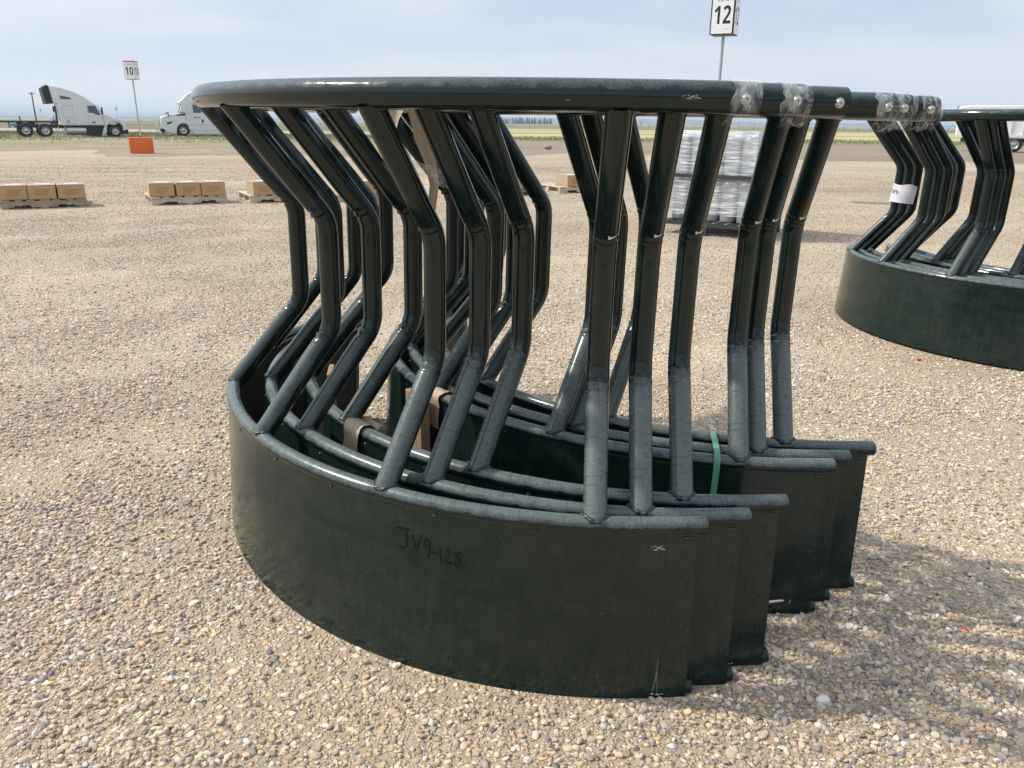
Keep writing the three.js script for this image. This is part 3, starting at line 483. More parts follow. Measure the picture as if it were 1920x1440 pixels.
{ // carriage bolt poking out of the third panel's foot
  const t = thing('carriage_bolt', 'loose zinc carriage bolt poking out at the third panel foot', 'bolt', [0.765, 0.045, -1.945], 0.35);
  t.rotation.z = -0.12;
  part('shank', merge([cylX(0.005, 0.095, 0.0, 0, 0, 12)]), mZinc, t); part('head', new THREE.LatheGeometry([[0, 0.009], [0.008, 0.007], [0.013, 0], [0, -0.001]].map((p) => new THREE.Vector2(...p)), 16).rotateZ(-Math.PI / 2).translate(0.047, 0, 0), mZinc, t);
}
{ // paper lot tag on the right stack
  const P = [], U = [], I = [], n = 8; for (let j = 0; j <= 4; j++) for (let i = 0; i <= n; i++) { const s = i / n, t = j / 4; P.push((s - 0.5) * 0.155, (t - 0.5) * 0.125 + 0.008 * Math.sin(s * 7 + t * 3) * t, 0.03 * Math.sin(s * 2.6) + 0.012 * Math.sin(t * 4 + s * 5)); U.push(s, t); }
  for (let j = 0; j < 4; j++) for (let i = 0; i < n; i++) { const a = j * (n + 1) + i, b = a + 1, c = a + n + 1, d = c + 1; I.push(a, b, c, b, d, c); }
  const g = new THREE.BufferGeometry(); g.setAttribute('position', new THREE.Float32BufferAttribute(P, 3)); g.setAttribute('uv', new THREE.Float32BufferAttribute(U, 2)); g.setIndex(I); g.computeVertexNormals();
  const tx = canvasTex(256, 208, (x, w, h) => { x.fillStyle = '#ecebf2'; x.fillRect(0, 0, w, h); x.fillStyle = '#30303a'; x.font = 'bold 62px sans-serif'; x.fillText('JV9', -18, 118); });
  const o = tag(part('lot_tag', g, new THREE.MeshStandardMaterial({ map: tx, roughness: 0.7, side: THREE.DoubleSide })), 'white paper tag reading JV9 on the right stack uprights', 'paper tag'); o.position.set(2.745, 0.905, -5.655); o.rotation.set(0, -0.42, -0.1);
}
{ // small scraps
  const mk = (label, x, z, s) => { const o = tag(part('plastic_scrap', new THREE.TetrahedronGeometry(s, 1).scale(1.4, 0.5, 1), mat(0.55, 0.02, 0.03, 0.4)), label, 'scrap'); o.position.set(x, s * 0.5, z); return o; };
  mk('tiny red plastic scrap on the shaded gravel', 1.29, -1.88, 0.008); mk('tiny red plastic scrap at the foot of the right stack', 2.48, -4.57, 0.014);
}

// ------------------------------------------------------------------ pallets with cartons
const greyWoodTex = dataTex(256, 128, (i, j) => { const w = fbm(i / 60, j / 5, 4, 57), k = fbm(i / 20, j / 20, 3, 58), v = 0.85 + 0.7 * (w - 0.5) + 0.3 * (k - 0.5); return [s8(0.43 * v), s8(0.36 * v), s8(0.27 * v)]; }, true);
const mPallet = new THREE.MeshStandardMaterial({ map: greyWoodTex, roughness: 0.9 }), mPalletPale = new THREE.MeshStandardMaterial({ map: greyWoodTex, roughness: 0.9, color: RGB(1.45, 1.5, 1.55) });
const stringerGeo = (() => { const s = new THREE.Shape(); s.moveTo(-0.6, 0); s.lineTo(-0.42, 0); s.lineTo(-0.40, 0.04); s.lineTo(-0.20, 0.04); s.lineTo(-0.18, 0); s.lineTo(0.18, 0); s.lineTo(0.20, 0.04); s.lineTo(0.40, 0.04); s.lineTo(0.42, 0); s.lineTo(0.6, 0); s.lineTo(0.6, 0.092); s.lineTo(-0.6, 0.092); s.closePath(); return new THREE.ExtrudeGeometry(s, { depth: 0.038, bevelEnabled: false }).translate(0, 0.018, -0.019); })();
const plankGeo = box(0.1, 0.017, 1.02, 0, 0, 0), plankWide = box(0.14, 0.017, 1.02, 0, 0, 0);
const cartonText = canvasTex(256, 160, (x, w, h) => { x.fillStyle = '#b8986f'; x.fillRect(0, 0, w, h); const R = rng(4); x.fillStyle = '#8a5a34'; for (let r = 0; r < 6; r++) { let a = 62; const e = 150 + 60 * R(); while (a < e) { const l = 4 + 14 * R(); x.fillRect(a, 40 + r * 15, l, 6); a += l + 4; } } x.fillStyle = 'rgba(190,150,105,0.6)'; x.fillRect(0, 0, 10, h); });
const mCartonPrint = new THREE.MeshStandardMaterial({ map: cartonText, roughness: 0.85 });
const mLabelTop = new THREE.MeshStandardMaterial({ roughness: 0.6, map: canvasTex(128, 64, (x, w, h) => { x.fillStyle = '#dfe0e4'; x.fillRect(0, 0, w, h); x.fillStyle = '#7d84a0'; const R = rng(6); for (let k = 0; k < 24; k++) x.fillRect(8 + 90 * R(), 8 + 46 * R(), 6 + 20 * R(), 4); }) });
function carton(label, x, y, z, turn, w, h, d) {
  const t = thing('carton', label, 'carton', [x, y, z], turn, 'cartons on the pallet row');
  part('carton_body', box(w, h, d, 0, h / 2, 0, 0.008), mCard, t);
  const f = part('printed_front', new THREE.PlaneGeometry(w - 0.02, h - 0.02).translate(0, h / 2, d / 2 + 0.002), mCartonPrint, t);
  for (const s of [-1, 1]) part('flap', box(w - 0.006, 0.005, d / 2 - 0.006, 0, h + 0.0045, s * (d / 4)), mCard, t);
  part('shipping_label', box(w * 0.5, 0.002, d * 0.35, 0.02, h + 0.0095, 0.02), mLabelTop, t);
  part('tape_strip', box(0.03, h * 0.5, 0.002, -w * 0.32, h * 0.75, d / 2 + 0.004), mTape, t);
}
function pallet(label, x, z, turn, pale) {
  const t = thing('wooden_pallet', label, 'pallet', [x, groundY(x, z), z], turn, 'pallets in the row'), m = pale ? mPalletPale : mPallet;
  for (const s of [-0.48, 0, 0.48]) { const o = part('stringer', stringerGeo, m, t); o.position.z = s; }
  for (let k = 0; k < 7; k++) { const o = part('deck_plank', k % 3 === 0 ? plankWide : plankGeo, m, t); o.position.set(-0.53 + k * 1.06 / 6, 0.1195 + 0.002 * (k % 2), 0); o.rotation.y = 0.02 * Math.sin(k * 3 + x); }
  for (const s of [-0.53, 0, 0.53]) { const o = part('bottom_plank', plankGeo, m, t); o.position.set(s, 0.0095, 0); }
  return t;
}
const PAL = [
  { n: 'far left of the row', x: -7.64, z: -12.96, t: 0.527, b: [[-0.40, 0.0, 'leftmost'], [0.0, 0.03, 'middle'], [0.395, 0.06, 'right']], pale: false },
  { n: 'second from the left', x: -5.68, z: -13.81, t: 0.51, b: [[-0.40, 0.02, 'leftmost'], [0.0, 0.03, 'middle'], [0.39, 0.05, 'right']], pale: true },
  { n: 'third from the left', x: -4.23, z: -14.35, t: 0.5, b: [[-0.34, 0.05, 'leftmost'], [0.06, 0.05, 'right']], pale: true },
  { n: 'behind the centre uprights', x: -2.74, z: -14.65, t: 0.46, b: [[0.36, 0.1, 'right'], [-0.05, 0.1, 'left']], pale: false },
  { n: 'left of the angled pallet', x: -0.25, z: -16.15, t: 0.37, b: [[0.34, 0.1, 'right'], [-0.07, 0.1, 'left']], pale: false },
  { n: 'set at an angle', x: 1.24, z: -16.95, t: -1.116 + Math.PI / 2, b: [[-0.22, 0.05, 'left'], [0.2, 0.05, 'right']], pale: true },
];
for (const p of PAL) {
  pallet(`${p.pale ? 'pale' : 'weathered brown'} wooden pallet under cartons, ${p.n}`, p.x, p.z, p.t, p.pale);
  for (const [lx, lz, w] of p.b) { const c = Math.cos(p.t), s = Math.sin(p.t), zz = lz + 0.18; carton(`brown carton, ${w} on the pallet ${p.n}`, p.x + lx * c + zz * s, groundY(p.x, p.z) + 0.131, p.z - lx * s + zz * c, p.t + 0.04 * Math.sin(lx * 20 + p.x), 0.385, 0.212, 0.52); }
}

// ------------------------------------------------------------------ wrapped canister rack
{
  const C = [2.74, -10.50], turn = -0.62, lw = 1.22, ld = 1.0;
  const t = thing('metal_rack', 'dark metal rack carrying film wrapped grey canisters', 'rack', [C[0], 0, C[1]], turn), m = mat(0.05, 0.055, 0.07, 0.5, { metalness: 0.3 });
  for (const x of [-1, 1]) for (const z of [-1, 1]) part('post', box(0.045, 0.78, 0.045, x * lw / 2, 0.39, z * ld / 2, 0.004), m, t);
  for (const x of [0]) for (const z of [-1, 1]) part('foot', box(0.045, 0.12, 0.045, x, 0.06, z * ld / 2, 0.004), m, t);
  for (const z of [-1, 1]) for (const y of [0.14, 0.74]) part('side_bar', box(lw - 0.05, 0.045, 0.04, 0, y, z * ld / 2), m, t);
  for (const x of [-1, 1]) for (const y of [0.14, 0.74]) part('end_bar', box(0.04, 0.045, ld - 0.05, x * lw / 2, y, 0), m, t);
  for (let k = 0; k < 7; k++) part('deck_slat', box(0.12, 0.012, ld + 0.02, -lw / 2 + 0.1 + k * 0.17, 0.17, 0), m, t);
  const can = new THREE.LatheGeometry([[0, 0], [0.085, 0], [0.097, 0.012], [0.1, 0.04], [0.1, 0.33], [0.103, 0.335], [0.103, 0.345], [0.1, 0.35], [0.1, 0.46], [0.085, 0.49], [0.04, 0.51], [0.035, 0.53], [0, 0.53]].map((p) => new THREE.Vector2(...p)), 24);
  const mc = mat(0.34, 0.36, 0.38, 0.35, { metalness: 0.2 }), ml = mat(0.6, 0.52, 0.03, 0.6), R = rng(3);
  const cs = Math.cos(turn), sn = Math.sin(turn); let n = 0;
  for (let ty = 0; ty < 2; ty++) for (let i = 0; i < 5; i++) for (let j = 0; j < 4; j++) {
    const lx = -0.44 + i * 0.22, lz = -0.34 + j * 0.228, o = thing('canister', ty ? 'grey canister on the upper tier inside the film' : 'grey canister on the lower tier inside the film', 'canister', [C[0] + lx * cs + lz * sn, 0.178 + ty * 0.545, C[1] - lx * sn + lz * cs], turn + R(), ty ? 'upper tier canisters' : 'lower tier canisters');
    part('shell', can, mc, o);
    if (j === 3 && i === 2 && ty === 0) { const l = part('yellow_label', new THREE.CylinderGeometry(0.102, 0.102, 0.12, 16, 1, true, -0.6, 1.2).translate(0, 0.22, 0), ml, o); l.material.side = THREE.DoubleSide; o.userData.label = 'grey canister with a yellow label behind the film'; delete o.userData.group; }
  }
  // stretch film: a wrinkled skin round the load
  const P = [], U = [], I = [], nu = 150, nv = 70, hx = 0.585, hz = 0.49, y0 = 0.27, y1 = 1.285, per = 4 * (hx + hz);
  for (let j = 0; j <= nv; j++) for (let i = 0; i <= nu; i++) {
    const s = i / nu * per, v = j / nv, y = mix(y0, y1, v); let x, z, nx = 0, nz = 0;
    if (s < 2 * hx) { x = -hx + s; z = hz; nz = 1; } else if (s < 2 * hx + 2 * hz) { x = hx; z = hz - (s - 2 * hx); nx = 1; } else if (s < 4 * hx + 2 * hz) { x = hx - (s - 2 * hx - 2 * hz); z = -hz; nz = -1; } else { x = -hx; z = -hz + (s - 4 * hx - 2 * hz); nx = -1; }
    const scal = Math.abs(nz) ? -0.018 * Math.abs(Math.sin((x + 0.55) / 0.22 * Math.PI)) : -0.018 * Math.abs(Math.sin((z + 0.34) / 0.228 * Math.PI));
    const w = 0.03 * (fbm(i / 7, j / 1.5, 3, 61, 0) - 0.5) + scal, edge = y1 - y < 0.06 ? -0.05 * (1 - (y1 - y) / 0.06) : 0;
    P.push(x + nx * (w + edge), y + (j === 0 ? 0.07 * (fbm(i / 6, 2, 3, 63) - 0.5) : 0), z + nz * (w + edge)); U.push(s * 0.5, y * 1.6);
  }
  for (let j = 0; j < nv; j++) for (let i = 0; i < nu; i++) { const a = j * (nu + 1) + i, b = a + 1, c = a + nu + 1, d = c + 1; I.push(a, b, c, b, d, c); }
  const g = new THREE.BufferGeometry(); g.setAttribute('position', new THREE.Float32BufferAttribute(P, 3)); g.setAttribute('uv', new THREE.Float32BufferAttribute(U, 2)); g.setIndex(I); g.computeVertexNormals();
  const ft = dataTex(512, 512, (i, j) => { const a = fbm(i / 60, j / 3.2, 4, 97), b = fbm((i + j * 0.5) / 40, j / 6, 3, 98), v = 255 * clamp(0.24 + 0.5 * sst(0.48, 0.74, a) + 0.45 * sst(0.5, 0.78, b)); return [v, v, v]; }, false);
  const o = thing('stretch_film', 'clear wrinkled stretch film wound round the canisters', 'stretch film', [C[0], 0, C[1]], turn);
  const fm = new THREE.MeshPhysicalMaterial({ color: RGB(0.82, 0.85, 0.88), roughness: 0.18, alphaMap: ft, transparent: true, side: THREE.DoubleSide });
  part('film_side', g, fm, o); part('film_top', new THREE.PlaneGeometry(1.08, 0.9, 20, 14).rotateX(-Math.PI / 2).translate(0, 1.283, 0), fm, o);
}

// ------------------------------------------------------------------ lane signs
function signFace(num, red) {
  return canvasTex(256, 420, (x, w, h) => {
    x.fillStyle = '#f4f5f6'; x.fillRect(0, 0, w, h); if (red) { x.fillStyle = '#d8343a'; x.fillRect(0, 0, w, 22); }
    x.fillStyle = '#23262d'; x.textAlign = 'center'; x.font = '66px sans-serif'; x.fillText('Lane', w / 2, 96);
    x.font = 'bold 228px sans-serif'; x.save(); x.translate(w / 2, 322); x.scale(0.86, 1.12); x.fillText(num, 0, 0); x.restore();
    x.fillStyle = '#9aa'; x.fillRect(150, 372, 80, 5);
  });
}
const mSteelPole = mat(0.45, 0.46, 0.47, 0.45, { metalness: 0.7 }), mBlackFrame = mat(0.02, 0.02, 0.025, 0.5), mOrange = mat(0.82, 0.155, 0.028, 0.5);
function laneSign(label, num, red, x, z, turn, yb, s = 1, frame = true) {
  const y = groundY(x, z), t = thing('lane_sign', label, 'lane sign', [x, y, z], turn), a = 0.42 * s, h = 0.7 * s, y0 = yb - y;
  part('pole', cylY(0.028, y0 + 0.05, 0, (y0 + 0.05) / 2, 0), mSteelPole, t);
  const tx = signFace(num, red), m = new THREE.MeshStandardMaterial({ map: tx, roughness: 0.45 });
  const b = part('sign_box', box(a, h, a, 0, y0 + h / 2, 0), mBlackFrame, t);
  for (let k = 0; k < 4; k++) { const f = part('sign_face', new THREE.BoxGeometry(a - (frame ? 0.045 : 0.012) * s, h - 0.02 * s, 0.004), [mBlackFrame, mBlackFrame, mBlackFrame, mBlackFrame, m, mBlackFrame], b); f.rotation.y = k * Math.PI / 2; f.position.set(Math.sin(f.rotation.y) * (a / 2 + 0.003), y0 + h / 2, Math.cos(f.rotation.y) * (a / 2 + 0.003)); }
  return t;
}
function signBlock(label, x, z, turn, s = 1) {
  const t = thing('sign_base', label, 'sign base', [x, groundY(x, z), z], turn);
  const sh = new THREE.Shape(); sh.moveTo(-0.44, 0.02); sh.lineTo(0.44, 0.02); sh.lineTo(0.425, 0.62); sh.lineTo(-0.425, 0.62); sh.closePath();
  part('block', new THREE.ExtrudeGeometry(sh, { depth: 0.44, bevelEnabled: true, bevelThickness: 0.03, bevelSize: 0.025, bevelSegments: 3 }).translate(0, 0, -0.22).scale(s, s, s), mOrange, t);
  for (const q of [-1, 1]) part('side_rib', box(0.05, 0.36, 0.02, q * 0.36, 0.34, 0.26).scale(s, s, s), mOrange, t);
  part('cap', cylY(0.06, 0.03, 0, 0.655, 0).scale(s, s, s), mat(0.1, 0.1, 0.1, 0.6), t);
}
laneSign('lane 10 sign on a steel pole with an orange base', '10', true, -15.80, -34.5, 0.02, 2.89, 1, false);
signBlock('orange plastic block at the foot of lane 10 sign', -15.80, -34.5, 0.38);
laneSign('lane 12 sign on a steel pole above the front top rail', '12', true, 3.78, -15.5, -0.62 + 0.16, 2.90);
signBlock('orange plastic block hidden behind the film wrapped rack', 3.78, -15.5, -0.2);
laneSign('small distant lane sign left of the utility pole truck', '8', false, -119.6, -208, 0.5, 2.9, 1, false);
laneSign('small distant lane sign between the two white trucks', '9', false, -80.4, -166.5, 0.5, 2.9, 1, false);
signBlock('tiny distant orange block beside the flat deck trailer', -74.5, -134, 0.5, 1.4);

// ------------------------------------------------------------------ trucks
const mWhite = new THREE.MeshPhysicalMaterial({ color: RGB(0.74, 0.76, 0.78), roughness: 0.3, clearcoat: 0.8, clearcoatRoughness: 0.1 });
const mGlass = new THREE.MeshPhysicalMaterial({ color: RGB(0.03, 0.045, 0.05), roughness: 0.05, ior: 1.6, clearcoat: 1 });
const mDark = mat(0.018, 0.019, 0.022, 0.6), mRubber = mat(0.025, 0.025, 0.027, 0.85), mAlloy = mat(0.6, 0.6, 0.6, 0.3, { metalness: 0.9 }), mChrome = mat(0.75, 0.75, 0.76, 0.15, { metalness: 1 }), mSeam = mat(0.22, 0.23, 0.25, 0.7);
function profile(pts, w, bevel = 0.08) { const s = new THREE.Shape(); pts.forEach(([x, y], i) => (i ? s.lineTo(x, y) : s.moveTo(x, y))); s.closePath(); return new THREE.ExtrudeGeometry(s, { depth: w - 2 * bevel, bevelEnabled: true, bevelThickness: bevel, bevelSize: bevel * 0.6, bevelOffset: -bevel * 0.6, bevelSegments: 3 }).translate(0, 0, -w / 2 + bevel); }
const tyreGeo = (() => { const g = new THREE.LatheGeometry([[0.30, -0.14], [0.46, -0.14], [0.505, -0.11], [0.51, 0], [0.505, 0.11], [0.46, 0.14], [0.30, 0.14]].map((p) => new THREE.Vector2(...p)), 36).rotateX(Math.PI / 2); return g; })();
const rimGeo = new THREE.LatheGeometry([[0, 0.06], [0.09, 0.07], [0.1, 0.02], [0.22, 0.0], [0.27, 0.09], [0.31, 0.10], [0.31, -0.1]].map((p) => new THREE.Vector2(...p)), 28).rotateX(Math.PI / 2);
const rimHoles = merge(Array.from({ length: 10 }, (_, k) => cylZ(0.032, 0.02, Math.cos(k * 0.628) * 0.17, Math.sin(k * 0.628) * 0.17, 0.012, 10)));
function wheel(t, x, z, out, s = 1) {
  const g = new THREE.Group(); g.name = 'wheel'; g.position.set(x, 0.5 * s, z); if (out < 0) g.rotation.y = Math.PI; g.scale.setScalar(s); t.add(g);
  part('tyre', tyreGeo, mRubber, g); const r = part('rim', rimGeo, mAlloy, g); part('rim_holes', rimHoles, mDark, g);
}
function poly(pts, z, m, t, name, th = 0.012) { const s = new THREE.Shape(); pts.forEach(([x, y], i) => (i ? s.lineTo(x, y) : s.moveTo(x, y))); s.closePath(); return part(name, new THREE.ExtrudeGeometry(s, { depth: th, bevelEnabled: false }).translate(0, 0, z > 0 ? z : z - th), m, t); }
function seam(x0, x1, y0, y1, z, t, name) { const w = 0.012, g = [box(x1 - x0, w, 0.006, (x0 + x1) / 2, y0, z), box(x1 - x0, w, 0.006, (x0 + x1) / 2, y1, z), box(w, y1 - y0 - w, 0.006, x0, (y0 + y1) / 2, z), box(w, y1 - y0 - w, 0.006, x1, (y0 + y1) / 2, z)]; return part(name, merge(g), mSeam, t); }
{ // truck with the rounded high roof
  const t = thing('semi_truck', 'white semi truck with black roof panels, facing right behind lane 10 sign', 'truck', [-34.9, groundY(-34.9, -73.6), -73.6], 0.60); t.scale.setScalar(1.12);
  part('chassis', merge([box(7.3, 0.22, 0.85, -4.0, 0.78, 0), box(1.2, 0.3, 1.0, -6.9, 0.98, 0), box(0.25, 0.3, 2.3, -0.15, 0.42, 0, 0.05)]), mDark, t);
  part('sleeper_cab', profile([[-4.62, 0.84], [-4.72, 2.35], [-4.95, 2.42], [-5.1, 3.68], [-4.3, 3.56], [-3.5, 3.3], [-2.8, 2.93], [-2.22, 2.46], [-2.05, 2.34], [-1.72, 1.74], [-1.66, 0.84]], 2.44, 0.14), mWhite, t);
  part('hood', profile([[-1.7, 0.78], [-1.72, 1.74], [-1.5, 1.70], [-1.0, 1.53], [-0.45, 1.3], [-0.2, 1.1], [-0.1, 0.8], [-0.06, 0.48], [-0.4, 0.48], [-0.42, 0.85], [-0.62, 1.05], [-0.95, 1.1], [-1.3, 1.02], [-1.5, 0.8], [-1.56, 0.3], [-1.95, 0.12], [-1.72, 0.78]], 2.3, 0.12), mWhite, t);
  part('bumper', box(0.36, 0.24, 2.3, -0.2, 0.36, 0, 0.06), mDark, t);
  part('roof_panel', profile([[-5.56, 3.50], [-5.42, 2.36], [-4.98, 2.40], [-5.12, 3.66], [-5.22, 3.72], [-5.26, 3.6], [-5.38, 3.64], [-5.42, 3.52]], 2.36, 0.03), mDark, t);
  for (const s of [-1, 1]) {
    const z = 1.222 * s;
    poly([[-2.68, 2.28], [-2.15, 2.28], [-1.88, 1.62], [-2.2, 1.66], [-2.33, 1.76], [-2.66, 1.78]], z, mGlass, t, 'side_window');
    poly([[-4.45, 2.98], [-3.75, 2.85], [-3.7, 2.72], [-4.42, 2.72]], z, mGlass, t, 'bunk_window');
    const dr = seam(-2.72, -1.68, 0.88, 2.34, z + 0.004 * s, t, 'door'); part('handle', box(0.24, 0.08, 0.03, -2.4, 1.08, z + 0.015 * s, 0.01), mDark, dr);
    seam(-4.4, -3.72, 1.48, 2.28, z + 0.004 * s, t, 'locker_door'); seam(-4.25, -3.62, 0.98, 1.36, z + 0.004 * s, t, 'locker_door');
    part('lock', box(0.09, 0.12, 0.02, -4.12, 1.14, z + 0.01 * s), mDark, t);
    part('fuel_tank', merge([cylX(0.31, 1.3, -3.65, 0.45, 0.88 * s, 24), cylX(0.318, 0.04, -3.3, 0.45, 0.88 * s, 24), cylX(0.318, 0.04, -4.0, 0.45, 0.88 * s, 24)]), mAlloy, t);
    poly([[-3.0, 0.08], [-3.0, 0.83], [-1.6, 0.83], [-1.72, 0.62], [-1.95, 0.08]], s > 0 ? 1.0 : -1.0, mDark, t, 'side_skirt', 0.03);
    part('steps', merge([box(0.42, 0.04, 0.3, -4.62, 0.62, 0.98 * s), box(0.42, 0.04, 0.3, -4.62, 0.32, 0.98 * s), box(0.04, 0.7, 0.3, -4.85, 0.44, 0.98 * s), box(0.04, 0.7, 0.3, -4.4, 0.44, 0.98 * s)]), mAlloy, t);
    wheel(t, -0.95, 1.02 * s, s, 0.92); for (const x of [-5.72, -7.0]) { wheel(t, x, 1.05 * s, s, 0.96); wheel(t, x, 0.72 * s, s, 0.96); }
    const fl = part('mudguard', skin(Array.from({ length: 11 }, (_, k) => { const f = mix(-0.2, 1.75, k / 10); return { p: V(-7.0 + Math.cos(f) * 0.56, 0.48 + Math.sin(f) * 0.56, 0.9 * s), n: V(Math.cos(f), Math.sin(f), 0), b: V(0, 0, 1), r: (a) => Math.min(0.012 / Math.max(0.02, Math.abs(Math.cos(a))), 0.26 / Math.max(0.02, Math.abs(Math.sin(a)))) }; }), 24), mAlloy, t);
    part('headlight', box(0.3, 0.14, 0.1, -0.42, 0.86, 1.06 * s, 0.03), mGlass, t);
    part('mirror', box(0.12, 0.5, 0.22, -1.75, 1.95, 1.42 * s, 0.04), mDark, t);
  }
  part('windshield', new THREE.BoxGeometry(0.012, 0.68, 2.0).rotateZ(0.5).translate(-1.855, 2.03, 0), mGlass, t);
  part('grille', box(0.05, 0.5, 1.1, -0.12, 0.78, 0, 0.02), mDark, t);
  part('cab_rear_post', merge([box(0.12, 1.3, 0.12, -4.84, 1.6, 0.9), box(0.1, 0.4, 0.1, -4.95, 2.0, 0.7)]), mDark, t);
  part('tail_flap', box(0.5, 0.16, 0.7, -7.75, 0.86, 0.9), mat(0.1, 0.25, 0.6, 0.5), t);
}
const truckB = (() => { // truck with side skirts and grille bars
  const t = thing('semi_truck', 'white semi truck with chrome bull bar, facing left behind the feeder top rail', 'truck', [-34.4, groundY(-34.4, -78.8), -78.8], 3.60); t.scale.setScalar(1.14);
  const F = -1; // nose at x = 0, body to negative x
  part('chassis', merge([box(6.9, 0.22, 0.85, -4.4, 0.78, 0), box(0.3, 0.3, 2.3, -0.4, 0.45, 0, 0.05)]), mDark, t);
  part('sleeper_cab', profile([[-6.2, 0.42], [-6.3, 3.62], [-5.0, 3.70], [-4.0, 3.72], [-3.1, 3.62], [-2.5, 3.32], [-2.1, 2.92], [-1.78, 2.68], [-1.85, 2.56], [-2.0, 2.5], [-1.82, 1.92], [-2.3, 1.86], [-2.42, 0.62], [-2.85, 0.12], [-6.2, 0.12]], 2.44, 0.13), mWhite, t);
  part('hood', profile([[-2.42, 0.7], [-2.3, 1.88], [-1.75, 1.86], [-1.1, 1.76], [-0.55, 1.58], [-0.34, 1.46], [-0.28, 1.0], [-0.35, 0.62], [-0.7, 0.3], [-1.45, 0.12], [-1.5, 0.45], [-1.62, 0.8], [-1.9, 1.0], [-2.25, 1.0], [-2.4, 0.82]], 2.26, 0.12), mWhite, t);
  part('windshield', new THREE.BoxGeometry(0.02, 0.72, 1.95).rotateZ(0.38).translate(-1.86, 2.22, 0), mGlass, t);
  for (let k = 0; k < 5; k++) part('grille_slat', box(0.04, 0.075, 0.95, -0.255 - (k === 0 ? 0.03 : 0), 1.38 - k * 0.14, 0, 0.01), mDark, t);
  part('bull_bar', merge([cylZ(0.035, 1.9, -0.02, 1.12, 0, 12), cylZ(0.035, 1.9, 0.0, 0.8, 0, 12), cylZ(0.04, 2.1, 0.0, 0.42, 0, 12), ...[-0.9, -0.3, 0.3, 0.9].map((z) => cylY(0.03, 0.78, -0.01, 0.78, z, 10)), box(0.25, 0.22, 2.1, -0.2, 0.3, 0, 0.05)]), mChrome, t);
  for (const s of [-1, 1]) {
    const z = 1.222 * s;
    poly([[-2.92, 1.88], [-2.9, 2.54], [-3.52, 2.54], [-3.55, 1.88]], z, mGlass, t, 'side_window');
    const dr = seam(-3.72, -2.62, 0.98, 2.62, z + 0.004 * s, t, 'door'); part('handle', box(0.13, 0.26, 0.03, -3.58, 1.24, z + 0.015 * s, 0.02), mDark, dr);
    seam(-6.0, -2.7, 0.5, 0.9, z + 0.004 * s, t, 'side_skirt'); seam(-5.2, -4.55, 1.05, 1.42, z + 0.004 * s, t, 'locker_door');
    part('mirror', merge([box(0.16, 0.72, 0.2, -2.62, 2.18, 1.42 * s, 0.05), box(0.06, 0.06, 0.25, -2.5, 1.95, 1.3 * s)]), mWhite, t);
    part('hood_mirror', box(0.08, 0.36, 0.16, -0.95, 1.74, 1.18 * s, 0.03), mDark, t);
    poly([[-0.75, 0.9], [-0.78, 1.12], [-1.25, 1.2], [-1.1, 1.02]], s > 0 ? 1.12 : -1.12, mGlass, t, 'headlight');
    poly([[-1.55, 1.62], [-1.62, 1.72], [-2.28, 1.84], [-2.28, 1.68]], s > 0 ? 1.125 : -1.125, mDark, t, 'hood_vent');
    const tx = canvasTex(256, 80, (x, w, h) => { x.fillStyle = '#d3d6da'; x.fillRect(0, 0, w, h); x.fillStyle = '#d98a86'; x.fillRect(6, 10, 118, 58); x.fillStyle = '#d3d6da'; for (let k = 0; k < 4; k++) x.fillRect(30 + k * 26, 22 + (k % 2) * 14, 8, 18); x.fillStyle = '#22262c'; x.font = 'bold 76px sans-serif'; x.fillText('TL', 128, 66); });
    const l = part('door_lettering', new THREE.PlaneGeometry(0.62, 0.2), new THREE.MeshStandardMaterial({ map: tx, roughness: 0.5 }), t); l.position.set(-3.2, 1.52, z + 0.006 * s); if (s < 0) l.rotation.y = Math.PI;
    wheel(t, -2.0, 1.03 * s, s, 1.0); for (const x of [-6.6, -7.9]) { wheel(t, x, 1.05 * s, s, 1.0); wheel(t, x, 0.72 * s, s, 1.0); }
  }
  return t;
})();
{ const c = truckB.clone(); c.name = numbered('semi_truck'); c.position.set(-81.4, groundY(-81, -144), -143.6); c.rotation.set(0, 3.5, 0); c.scale.setScalar(1.1); scene.add(c); c.userData = { label: 'small distant white truck seen behind the high roof truck', category: 'truck' }; }
{ // white grain trailer on the right edge
  const t = thing('grain_trailer', 'white grain trailer parked behind the right feeder stack', 'trailer', [29.6, groundY(33, -53), -55.2], -0.56 + 0.25);
  t.rotation.y = -0.46;
  const mW = mat(0.78, 0.79, 0.8, 0.4);
  part('hopper_body', profile([[0.05, 1.0], [0.0, 2.55], [9.5, 2.55], [9.5, 1.0], [8.6, 0.85], [0.9, 0.85]], 2.4, 0.04), mW, t);
  part('tarp', profile([[-0.05, 2.57], [0.0, 2.74], [0.5, 2.86], [9.5, 2.86], [9.5, 2.57]], 2.36, 0.1), mat(0.8, 0.81, 0.83, 0.6), t);
  for (let k = 0; k < 14; k++) part('rib', box(0.05, 1.36, 0.06, 0.35 + k * 0.68, 1.75, 1.235), mW, t);
  part('lower_rail', box(9.3, 0.14, 0.06, 4.75, 1.0, 1.24), mW, t);
  part('frame', box(8.8, 0.25, 0.9, 4.8, 0.72, 0), mDark, t);
  for (const x of [3.4, 4.75, 6.1]) for (const s of [-1, 1]) wheel(t, x, 1.05 * s, s, 1);
  part('mudguard', box(4.2, 0.04, 0.5, 4.75, 1.07 - 0.12, 1.0), mDark, t);
  part('bow', merge([box(0.03, 0.5, 0.03, -0.08, 2.62, 1.0), box(0.03, 0.5, 0.03, -0.08, 2.62, -1.0)]), mDark, t);
}
